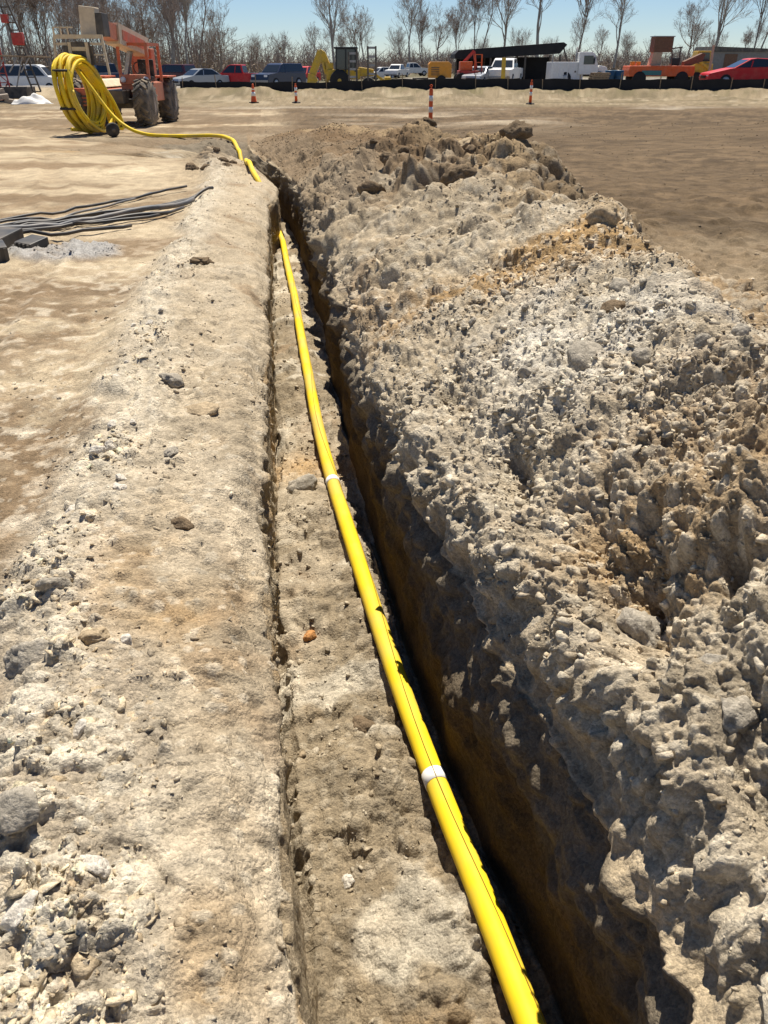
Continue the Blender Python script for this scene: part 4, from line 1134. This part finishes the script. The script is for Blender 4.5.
b_ = MB(); b_.prism([(-.9, .9), (-.55, .9), (-1.25, 2.55), (-1.6, 2.75), (-1.95, 2.45)], -.22, .22); b_.build('digging_boom', M_DYEL, t, .02)
b_ = MB(); b_.bar((-1.55, 0, 2.6), (-2.25, 0, 1.15), .46, .52); b_.bar((-1.5, 0, 2.35), (-.95, 0, .75), .26); b_.box(-.95, 0, 1.30, .5, .9, 1.1); b_.bar((-1.9, -.05, 2.1), (-1.2, -.05, 1.7), .12); b_.bar((-1.45, -.3, 1.9), (-1.1, -.3, .6), .14); b_.build('dipper_arm', M_DYEL, t)
b_ = MB(); b_.prism([(-2.55, 1.2), (-2.1, 1.15), (-1.85, .7), (-2.2, .45), (-2.65, .6)], -.3, .3); b_.build('bucket', M_DYEL, t, .02)
b_ = MB(); b_.bar((-1.15, .45, 1.3), (-1.25, .45, .15), .16); b_.bar((-1.15, -.45, 1.3), (-1.25, -.45, .15), .16); b_.build('stabiliser', M_DYEL, t)
for (wx, r_) in ((-.2, .72), (1.9, .48)):
    for sy in (-1, 1):
        w_ = MB().lathe([(r_ * .5, -.2), (r_ * .9, -.2), (r_, -.1), (r_, .1), (r_ * .9, .2), (r_ * .5, .2)], axis='y', n=22).build('wheel', M_CTYRE, t); w_.location = (wx, sy * .85, r_)
        MB().lathe([(.05, sy * .21), (r_ * .45, sy * .18), (r_ * .52, sy * .15)], axis='y', n=16).build('rim', M_DYEL, w_)
b_ = MB(); b_.bar((2.1, -.6, 1.3), (3.2, -.6, .6), .15); b_.bar((2.1, .6, 1.3), (3.2, .6, .6), .15); b_.build('loader_arm', M_DYEL, t)
MB().prism([(3.1, .25), (3.75, .2), (3.55, .95), (3.1, .95)], -1.1, 1.1).build('loader_bucket', M_DYEL, t, .02)
def ladder_mast(S, T, label, h=2.6):
    x, y = at(S, T)
    t = thing('lift_mast', label, 'lift mast', (x, y, gz(x, y)), R0, 'dark masts beside the backhoe')
    for sx in (-.28, .28): MB().bar((sx, 0, 0), (sx, 0, h), .12, .16).build('rail', M_STEEL, t)
    for k in range(5): MB().box(0, 0, .45 + k * (h - .55) / 4, .50, .10, .14).build('cross_bar', M_GALV, t)
    MB().box(0, .05, .08, .8, .7, .16).build('base', M_STEEL, t)
ladder_mast(T_S(353, 65), 65, 'dark upright mast standing against the right of the backhoe cab', 2.5)
ladder_mast(T_S(372, 65), 65, 'dark upright mast standing alone right of the backhoe', 2.7)

# ---------------------------------------------------------------- scaffold tower at the left edge
x, y = at(-17.45, 43)
t = thing('scaffold_tower', 'tall red and black scaffold tower with ladders and plank platform at left edge', 'scaffold', (x, y, drop(x, y)[0]), R0)
def lattice(name, a, b, wd, m, rungs, rw=.04, parent=t, diag=False):
    a, b = Vector(a), Vector(b); s_ = Vector((wd / 2, 0, 0)); q = MB()
    q.bar(a - s_, b - s_, rw * 1.3); q.bar(a + s_, b + s_, rw * 1.3)
    for k in range(rungs + 1):
        p = a.lerp(b, k / rungs); q.bar(p - s_, p + s_, rw)
        if diag and k < rungs:
            p2 = a.lerp(b, (k + 1) / rungs); q.bar(p - s_ * (1 if k % 2 else -1), p2 + s_ * (1 if k % 2 else -1), rw * .8)
    return q.build(name, m, parent)
lattice('mast', (-.42, 0, 0), (-.82, .1, 5.0), .40, M_RED2, 13, diag=True)
lattice('mast', (-1.2, .8, 0), (-1.5, .8, 5.0), .40, M_RED2, 13, diag=True)
lattice('ladder', (1.0, 0, .40), (.56, 0, 2.2), .36, M_STEEL, 6, .05)
lattice('ladder', (.68, .02, 2.3), (-.10, .02, 5.0), .38, M_STEEL, 9, .055)
MB().box(.60, -.05, 2.55, .50, .3, .50).build('hinge_block', M_RED2, t, .03)
MB().box(.16, -.05, 3.35, .30, .25, .34).build('hinge_block', M_RED2, t, .03)
b_ = MB()
for k in range(4): b_.bar((-1.3, -.3 + k * .24, 1.90), (1.75, -.3 + k * .24, 1.82), .22, .06)
b_.build('plank_platform', M_WOOD, t)
for px in (-.9, -.3, .7): MB().bar((px, -.3, 1.80), (px - .5, -.3, .6), .05).build('brace', M_GALV, t)
for px in (-.6, .0, .55): MB().bar((px, -.34, 1.2), (px + .5, -.34, 1.80), .05).build('brace', M_GALV, t)
MB().bar((-.4, -.05, 2.7), (.35, -.05, 3.3), .05).build('brace', M_GALV, t)
MB().box(-.2, .3, .35, 1.6, 1.2, .5).build('base_frame', M_STEEL, t, .03)
x, y = at(-17.6, 40.3)
o = thing('block_pile', 'heap of grey and reddish masonry blocks at the foot of the scaffold tower', 'block pile', (x, y, drop(x, y)[0]), R0)
br = random.Random(4)
for k in range(26):
    z = .1 + .19 * (k // 10)
    b_ = MB(); b_.box(0, 0, 0, .40, .2, .19)
    p = b_.build('block', M_BLOCK if k % 4 else M_BRNP, o, .01); p.location = (br.uniform(-.85, .85) * (1 - .2 * (k // 10)), br.uniform(-.4, .4), z); p.rotation_euler = (br.uniform(-.25, .25), br.uniform(-.25, .25), br.uniform(0, 3))
x, y = at(-15.7, 40.2)
b_ = MB()
nn = 22
hh = [[None] * nn for _ in range(nn)]
for i in range(nn):
    for j in range(nn):
        u, v2 = i / (nn - 1) * 2 - 1, j / (nn - 1) * 2 - 1
        e = max(0, 1 - (abs(u) ** 2.5 + abs(v2) ** 2.5) ** .5)
        zz = .42 * e ** .6 * (.75 + .35 * math.sin(4 * u + 2 * v2) * math.cos(5 * v2 - 2 * u)) + .05 * math.sin(9 * u + 3 * math.sin(4 * v2)) * e
        hh[i][j] = b_.bm.verts.new((u * .75 + .1 * math.sin(3 * v2), v2 * .5 + .06 * math.sin(4 * u), zz))
for i in range(nn - 1):
    for j in range(nn - 1): b_.bm.faces.new((hh[i][j], hh[i + 1][j], hh[i + 1][j + 1], hh[i][j + 1])).smooth = True
ext = bmesh.ops.extrude_face_region(b_.bm, geom=b_.bm.faces[:])
for vtx in [e for e in ext['geom'] if isinstance(e, bmesh.types.BMVert)]: vtx.co.z -= .02
o = b_.build('tarpaulin', mat('white_tarp', (.70, .69, .66), .7, dirt=.2), None); o.location = (x, y, drop(x, y)[0]); o.rotation_euler = (0, 0, R0)
tag(o, 'crumpled white tarpaulin on the dirt left of the pipe coil', 'tarpaulin')

# ---------------------------------------------------------------- dark conduits and ribbed blocks on the left
cdefs = [([(-3.6, 9.3), (-2.4, 10.0), (-1.7, 10.5), (-.9, 11.6)], .018, M_CABLE, 'dark conduit crossing over the others at a slant'),
         ([(-3.5, 9.8), (-2.5, 10.3), (-1.9, 10.6), (-1.5, 10.75)], .016, M_CABLE, 'short thin dark conduit in the back half of the bundle'),
         ([(-3.4, 9.5), (-2.6, 9.9), (-2.0, 10.05), (-1.4, 10.3), (-1.05, 10.9)], .018, M_CABLE, 'curved thin dark conduit in the middle of the bundle'),
         ([(-3.6, 9.6), (-2.3, 10.4), (-1.35, 11.0), (-.72, 11.9)], .020, M_CABLE, 'dark conduit reaching the farthest right toward the trench'),
         ([(-3.7, 9.95), (-2.6, 10.75), (-1.9, 11.6), (-1.15, 12.9)], .017, M_CABLE, 'dark conduit lying farthest back of the bundle'),
         ([(-3.5, 9.2), (-2.5, 9.75), (-1.9, 10.3), (-1.3, 10.95), (-.95, 11.35)], .030, M_CABLE2, 'thick pale grey conduit in the middle of the bundle'),
         ([(-3.4, 8.95), (-2.5, 9.35), (-2.0, 9.5), (-1.55, 9.9)], .020, M_CABLE, 'dark conduit at the front, next to the pale gravel'),
         ([(-3.6, 9.4), (-2.7, 10.2), (-2.0, 11.2), (-1.6, 12.3)], .014, M_CABLE2, 'thin pale conduit splaying to the back of the bundle'),
         ([(-3.5, 9.05), (-2.6, 9.55), (-1.8, 10.1), (-1.2, 10.6)], .022, M_CABLE, 'dark conduit beside the thick pale one')]
for k, (pp, r_, m_, lab) in enumerate(cdefs):
    L = spline([(x, y, 0) for x, y in pp], .15)
    cr2 = random.Random(k)
    L = [(p.x, p.y + .10 * math.sin(p.x * 2.6 + k * 1.7) + .03 * math.sin(p.x * 9 + 2 * k), drop(p.x, p.y)[0] + r_ * .95 + (.015 + .03 * math.sin(p.x * 2 + k) ** 2)) for p in L]
    o = MB().tube(L, r_, 8).build('conduit', m_); tag(o, lab + ' on the left', 'conduit', 'conduits lying on the dirt at left')
def ribbed(name, x, y, sx, sy, sz, rz, m, label, zoff=0.0, tilt=0.0):
    b_ = MB(); b_.box(0, 0, sz / 2, sx, sy, sz)
    o = b_.build(name, m, None, .012)
    o.location = (x, y, drop(x, y)[0] - .02 + zoff); o.rotation_euler = (tilt, tilt * .6, rz)
    b_ = MB()
    nrb = max(3, int(sx / .05))
    for k in range(nrb): b_.box(-sx / 2 + (k + .5) * sx / nrb, -sy / 2 - .006, sz / 2, sx / nrb * .45, .014, sz * .86)
    b_.build('rib', m, o)
    tag(o, label, 'plastic block', 'black plastic blocks at the left edge')
M_PLB = mat('black_plastic', (.035, .036, .038), .55, var=.2, dirt=.25)
ribbed('plastic_block', -2.66, 8.25, .36, .42, .15, .35, M_PLB, 'black ribbed plastic block, lowest and nearest of the stack at the left edge')
ribbed('plastic_block', -2.78, 8.9, .44, .45, .15, -.25, M_PLB, 'large black plastic block lying behind the ribbed block at the left edge', .02, .06)
ribbed('plastic_block', -2.34, 8.66, .20, .26, .09, -.5, M_PLB, 'small black plastic block at the right of the stack, on the pale gravel', 0, .12)

# ---------------------------------------------------------------- single rocks and clods
def rock(name, x, y, size, flat, tone, label, cat, seed, group=None, rz=0.0, sink=.35, angular=True):
    r_ = random.Random(seed); bm = bmesh.new()
    bmesh.ops.create_icosphere(bm, subdivisions=4, radius=1)
    planes = [(Vector((r_.gauss(0, 1), r_.gauss(0, 1), r_.gauss(0, .8))).normalized(), r_.uniform(.62, .92)) for _ in range(15 if angular else 0)]
    vs = np.array([v.co[:] for v in bm.verts])
    ck = 1.45 if 'clod' in name else 1.0
    nz_ = ck * (fbm(vs * 1.9 + seed * 7.3, 4, seed) * .12 + fbm(vs * 6 + seed, 4, seed + 5) * .055) + (ck - 1) * (lumps(vs * 5 + seed, seed + 9)[0] * .08 + np.abs(fbm(vs * 3 + seed, 4, seed + 3)) * .25 - .08)
    for v, a in zip(bm.verts, nz_):
        d = v.co.normalized(); rr = 1.0
        for n_, k_ in planes:
            q = d.dot(n_)
            if q > .05: rr = min(rr, k_ / q)
        v.co = d * (rr + float(a))
        v.co.x *= size; v.co.y *= size * r_.uniform(.78, .781); v.co.z *= size * flat
    for f in bm.faces: f.smooth = True
    me = bpy.data.meshes.new(name); bm.to_mesh(me); bm.free()
    set_col(me, np.repeat(np.array(tone, np.float32)[None], len(me.vertices), 0) * (1 + 1.2 * np.clip(nz_, -.2, .2)[:, None]))
    me.materials.append(M_STONE)
    o = bpy.data.objects.new(name, me); COL.objects.link(o)
    z, n_ = drop(x, y)
    o.location = Vector((x, y, z)) + n_ * size * flat * (.42 - sink)
    o.rotation_mode = 'QUATERNION'
    o.rotation_quaternion = n_.to_track_quat('Z', 'Y') @ Matrix.Rotation(rz, 3, 'Z').to_quaternion()
    tag(o, label, cat, group)
    return o
CG, CT, CB, CO, CW = (.33, .295, .24), (.37, .29, .19), (.17, .125, .08), (.52, .26, .10), (.58, .53, .45)
ROCKS = [
 # left bank
 ('soil_clod', -.80, 2.02, .085, .62, CG, 'big grey clod on the left bank edge, crumbly and lowest of the row of clods', 'clod'),
 ('rock', -.80, 2.38, .075, .5, CG, 'grey flat rock on the left bank edge just above the big crumbly clod', 'rock'),
 ('rock', -.62, 2.10, .060, .5, CT, 'tan rock on the left bank beside the round white stone', 'rock'),
 ('rock', -.52, 2.06, .026, .8, CW, 'round white stone on the left bank', 'stone'),
 ('rock', -.42, 2.82, .050, .6, CB, 'dark brown rock half sunk in the middle of the left bank', 'rock'),
 ('rock', -.52, 3.48, .055, .35, CG, 'flat grey stone on the left bank, long and low', 'rock'),
 ('rock', -.42, 4.05, .11, .30, CT, 'broad tan slab on the left bank beside the trench', 'slab'),
 ('rock', -.60, 4.45, .10, .38, CG, 'broken grey slab at the left bank edge, behind the broad tan slab', 'slab'),
 ('soil_clod', -.62, 7.55, .13, .45, CB, 'dark cracked clod on the far part of the left bank', 'clod'),
 ('rock', -.58, 1.66, .034, .45, CW, 'flat white stone in the pale rubble near the bottom left', 'stone'),
 ('rock', -.66, 1.37, .070, .5, CG, 'grey slab with an undercut edge in the bottom left rubble', 'slab'),
 ('rock', -.60, 1.12, .060, .4, CW, 'cream slab in the bottom left rubble', 'slab'),
 ('rock', -.47, 1.22, .045, .5, CW, 'small cream block in the bottom left rubble', 'rock'),
 # trench floor
 ('rock', .065, 3.05, .040, .8, CO, 'round orange stone on the trench floor left of the pipe', 'stone'),
 ('rock', .25, 2.40, .070, .45, CB, 'flat brown rock on the trench floor touching the shadow of the pipe', 'rock'),
 ('soil_clod', .10, 4.45, .125, .55, CG, 'large grey gravelly clod on the trench floor left of the pipe', 'clod'),
 ('rock', .60, 1.93, .030, .6, CB, 'small brown stone right of the pipe below its white tape band', 'stone'),
 ('rock', .12, 1.75, .035, .5, CW, 'pale stone on the trench floor among the fine gravel', 'stone'),
 # heap
 ('rock', 1.26, 3.05, .12, .5, CG, 'largest grey rock lying on the pale gravel of the heap', 'rock'),
 ('rock', 1.66, 3.72, .075, .6, CG, 'grey rock near the top of the pale gravel heap', 'rock'),
 ('rock', 1.50, 3.42, .070, .32, CB, 'flat dark stone on the upper part of the pale gravel', 'rock'),
 ('rock', 1.38, 2.78, .060, .55, CG, 'grey rock right of the largest grey rock on the heap', 'rock'),
 ('rock', .98, 1.24, .07, .35, CG, 'flat grey slab sticking out of the clods at the right edge', 'slab'),
 ('rock', 1.0, 1.40, .05, .55, CG, 'rounded grey rock above the flat slab at the right edge', 'rock'),
 ('soil_clod', 1.78, 7.75, .20, .62, CB, 'big brown clod with a dark hollow under it near the far crest', 'clod'),
 ('soil_clod', 2.55, 8.75, .17, .7, CB, 'blocky brown clod at the far right corner of the crest', 'clod'),
 ('soil_clod', 2.15, 9.1, .15, .7, CT, 'tan upright clod on the far crest', 'clod'),
 ('soil_clod', 1.55, 10.6, .15, .55, CB, 'broad brown clod on the heap below the nearest traffic post', 'clod'),
 ('soil_clod', 2.0, 4.85, .12, .7, CT, 'tan clod on the crest peak above the ochre band', 'clod'),
 ('soil_clod', 1.05, 8.6, .16, .6, CB, 'brown clod on the heap slope above the far trench', 'clod'),
 ('soil_clod', .98, 1.72, .10, .75, CG, 'grey lumpy clod hanging over the dark hollow by the trench', 'clod'),
 ('soil_clod', 1.20, 1.30, .11, .7, CG, 'grey clod in the bottom right between two dark gaps', 'clod'),
]
for k, (nm, x, y, s_, fl, tone, lab, cat) in enumerate(ROCKS):
    rock(nm, x, y, s_, fl, tone, lab, cat, 30 + k, rz=k * 1.3, angular=True)
# repeats nothing tells apart
def many(n, fx, label, cat, group, tone, s0, s1, seed, name='rock'):
    q = random.Random(seed)
    for k in range(n):
        x, y = fx(q); ft = q.uniform(.75, 1.15); tn = tuple(a * ft for a in tone)
        rock(name, x, y, q.uniform(s0, s1), q.uniform(.4, .75), tn, label, cat, seed * 100 + k, group, q.uniform(0, 6), .3)
many(16, lambda q: (q.uniform(.95, 1.6), q.uniform(2.5, 4.4)), 'fist sized grey stone lying loose on the pale gravel slope', 'stone', 'loose stones on the gravel slope', CG, .025, .045, 1)
many(14, lambda q: (float(RUBX(q_y)) + q.uniform(-.05, .18), q_y) if (q_y := q.uniform(1.5, 6)) else None, 'fist sized pale stone along the outer edge of the left bank', 'stone', 'stones along the left bank', CW, .02, .04, 2)
many(12, lambda q: (q.uniform(1.4, 2.4), q.uniform(8.0, 12.0)), 'brown earth clod on the rough far crest of the heap', 'clod', 'clods on the far crest', CB, .05, .12, 3, 'soil_clod')
many(12, lambda q: (q.uniform(-1.35, -.55), q.uniform(14.5, 19.5)), 'dark earth clod beside the far end of the trench', 'clod', 'clods by the far trench end', CB, .06, .14, 4, 'soil_clod')

# ---------------------------------------------------------------- bare trees
def tree_mesh(seed, H, spread, trunk_r, m_trunk, clump=1):
    """returns (trunk MB, crown MB): leafless tree with limbs, branches and fine twigs"""
    q = random.Random(seed); tr, cr_ = MB(), MB()
    def rv(s_): return Vector((q.gauss(0, s_), q.gauss(0, s_), q.gauss(0, s_)))
    def grow(p, d, L, r, lev):
        n = 4 if lev < 2 else 3
        pts_ = [p]; dd = d.copy(); 
        for k in range(n):
            dd = (dd + rv(.11 + .05 * lev) + Vector((0, 0, .10))).normalized()
            pts_.append(pts_[-1] + dd * L / n)
        tgt = tr if lev == 0 else cr_
        rr = [max(.0085, r * (1 - .72 * k / n)) for k in range(n + 1)]
        tgt.tube(pts_, rr, 6 if lev == 0 else (4 if lev == 1 else 3), cap=False)
        if lev >= (3 if clump == 3 else 4): return
        kids_ = (9, 7, 6, 4)[lev]
        for k in range(kids_):
            f = q.uniform(.30 if lev == 0 else .2, 1.0)
            i = min(n - 1, int(f * n)); base = pts_[i].lerp(pts_[i + 1], f * n - i)
            ax = (dd.cross(rv(1))).normalized()
            nd = (Matrix.Rotation(q.uniform(.45, .95) * spread, 3, ax) @ dd + Vector((0, 0, .15))).normalized()
            grow(base, nd, L * q.uniform(.42, .66) * (1.15 - .45 * f), rr[i] * q.uniform(.38, .6), lev + 1)
    for c_ in range(clump):
        b0 = Vector((q.uniform(-.5, .5), q.uniform(-.5, .5), -.2)) * (clump > 1) + Vector((0, 0, -.1))
        grow(b0, (Vector((0, 0, 1)) + rv(.06 + .08 * (clump > 1))).normalized(), H * q.uniform(.72, .85), trunk_r * (1 if clump == 1 else .7), 0)
    return tr, cr_
PROT = []
for k, (H, sp, rr, cl, mt) in enumerate(((10.5, .8, .17, 1, M_BARKP), (11.5, .62, .16, 2, M_BARK), (9.0, .95, .15, 1, M_BARK), (12.0, .55, .18, 1, M_BARKP), (8.0, .8, .11, 3, M_BARK))):
    tr, cr_ = tree_mesh(50 + k, H, sp, rr, mt, cl)
    PROT.append((tr, cr_, mt))
TRE = [None] * len(PROT)
def tree(kind, S, T, label, scale=1.0, rz=0.0, group=None):
    x, y = at(S, T); loc = (x, y, gz(x, y))
    if TRE[kind] is None:
        tr, cr_, mt = PROT[kind]
        t = thing('bare_tree', label, 'tree', loc, rz, group); t.scale = (scale,) * 3
        tr.build('trunk', mt, t); cr_.build('crown', mt if kind in (0, 3) else M_TWIG, t)
        TRE[kind] = t
        return t
    o = dup(TRE[kind], loc, rz, label, group, scale)
    if not group and 'group' in o: del o['group']
    return o
GT = 'bare trees behind the car park'
singles = [(3, 337, 112, 1.02, 'tall pale bare tree rising above the yellow backhoe'),
           (2, 360, 118, .80, 'bushy bare tree right of the tall pale one above the backhoe'),
           (0, 410, 116, .92, 'bare tree standing alone above the white pickups'),
           (2, 436, 124, .80, 'small bare tree left of the orange generator'),
           (1, 478, 112, .95, 'twin stemmed bare tree above the left end of the black shed'),
           (3, 500, 118, 1.0, 'straight bare tree above the middle of the black shed'),
           (0, 537, 106, 1.3, 'tallest pale bare tree, above the right end of the black shed'),
           (1, 574, 112, 1.12, 'bare tree left of the white lorry'),
           (0, 612, 108, 1.0, 'spreading pale bare tree behind the white lorry and pallets'),
           (2, 684, 125, .85, 'low bare tree behind the brown box of the trencher'),
           (3, 712, 110, 1.0, 'upright bare tree above the yellow loader'),
           (1, 752, 104, 1.05, 'dense bare tree above the red coupe'),
           (0, 775, 100, 1.1, 'bare tree at the right edge behind the teal car'),
           (3, 172, 96, 1.15, 'tall bare tree above the telehandler cab'),
           (0, 20, 95, 1.1, 'bare tree behind the scaffold tower')]
for k, (kd, px, T, sc, lab) in enumerate(singles):
    tree(kd, T_S(px, T), T, lab, sc, k * 1.7, GT)
tq = random.Random(12)
for k in range(26):
    px = -20 + k * 9.6 + tq.uniform(-5, 5); T = tq.uniform(92, 122)
    tree(tq.choice((1, 2, 4, 1, 0)), T_S(px, T), T, 'bare grey brown tree in the dense wood at the left', tq.uniform(.78, 1.12) * (1 if px < 205 else .72), tq.uniform(0, 6), 'trees of the dense wood at left')
for k in range(20):
    px = 225 + k * 29 + tq.uniform(-9, 9); T = tq.uniform(118, 140)
    tree(tq.choice((0, 4, 1)), T_S(px, T), T, 'low bare tree in the thin wood line beyond the car park', tq.uniform(.5, .72), tq.uniform(0, 6), 'trees of the thin wood line')

# far wood and brush that reads as one brown mass
q = random.Random(77)
b_ = MB()
for k in range(4600):
    px = q.uniform(-260, 1030); T = q.uniform(112, 165); S = T_S(px, T)
    h = q.uniform(1.6, 4.4) * (1.55 if px < 225 else 1.0) * (.62 if px > 330 else 1)
    x, y = at(S, T); z0 = gz(x, y)
    top_ = Vector((x + q.gauss(0, .5), y + q.gauss(0, .4), z0 + h))
    b_.tube([(x, y, z0 - .1), Vector((x, y, z0)).lerp(top_, .55) + Vector((q.gauss(0, .2), 0, 0)), top_], [.06, .04, .012], 3, cap=False)
    for j in range(5):
        f = q.uniform(.2, 1); p = Vector((x, y, z0)).lerp(top_, f)
        b_.tube([p, p + Vector((q.gauss(0, .8), q.gauss(0, .6), q.uniform(.2, 1.3)))], [.03, .010], 3, cap=False)
wd_ = b_.build('woodland', M_TWIG); wd_['kind'] = 'stuff'; wd_['label'] = 'brown leafless undergrowth and far wood along the horizon'
b_ = MB()
for k in range(16000):
    px = q.uniform(-280, 1050); T = q.uniform(100, 150); S = T_S(px, T); x, y = at(S, T); z0 = gz(x, y)
    hgt = abs(q.gauss(0, 1.0)) * (1.2 if px < 225 else .75 if px < 330 else .4)
    p = Vector((x, y, z0 + hgt)); a = q.uniform(0, 6.28)
    d = Vector((math.cos(a), math.sin(a), q.uniform(-.2, .9))) * q.uniform(.3, .9); e = Vector((q.gauss(0, .12), q.gauss(0, .12), q.uniform(.05, .22)))
    vs = [b_.bm.verts.new(v_) for v_ in (p - d * .5, p + e, p + d * .5)]
    b_.bm.faces.new(vs)
br_ = b_.build('brush', mat('dry_brush', (.28, .22, .165), .95, var=.35, scale=.6)); br_['kind'] = 'stuff'; br_['label'] = 'dry brown brush under the far trees'
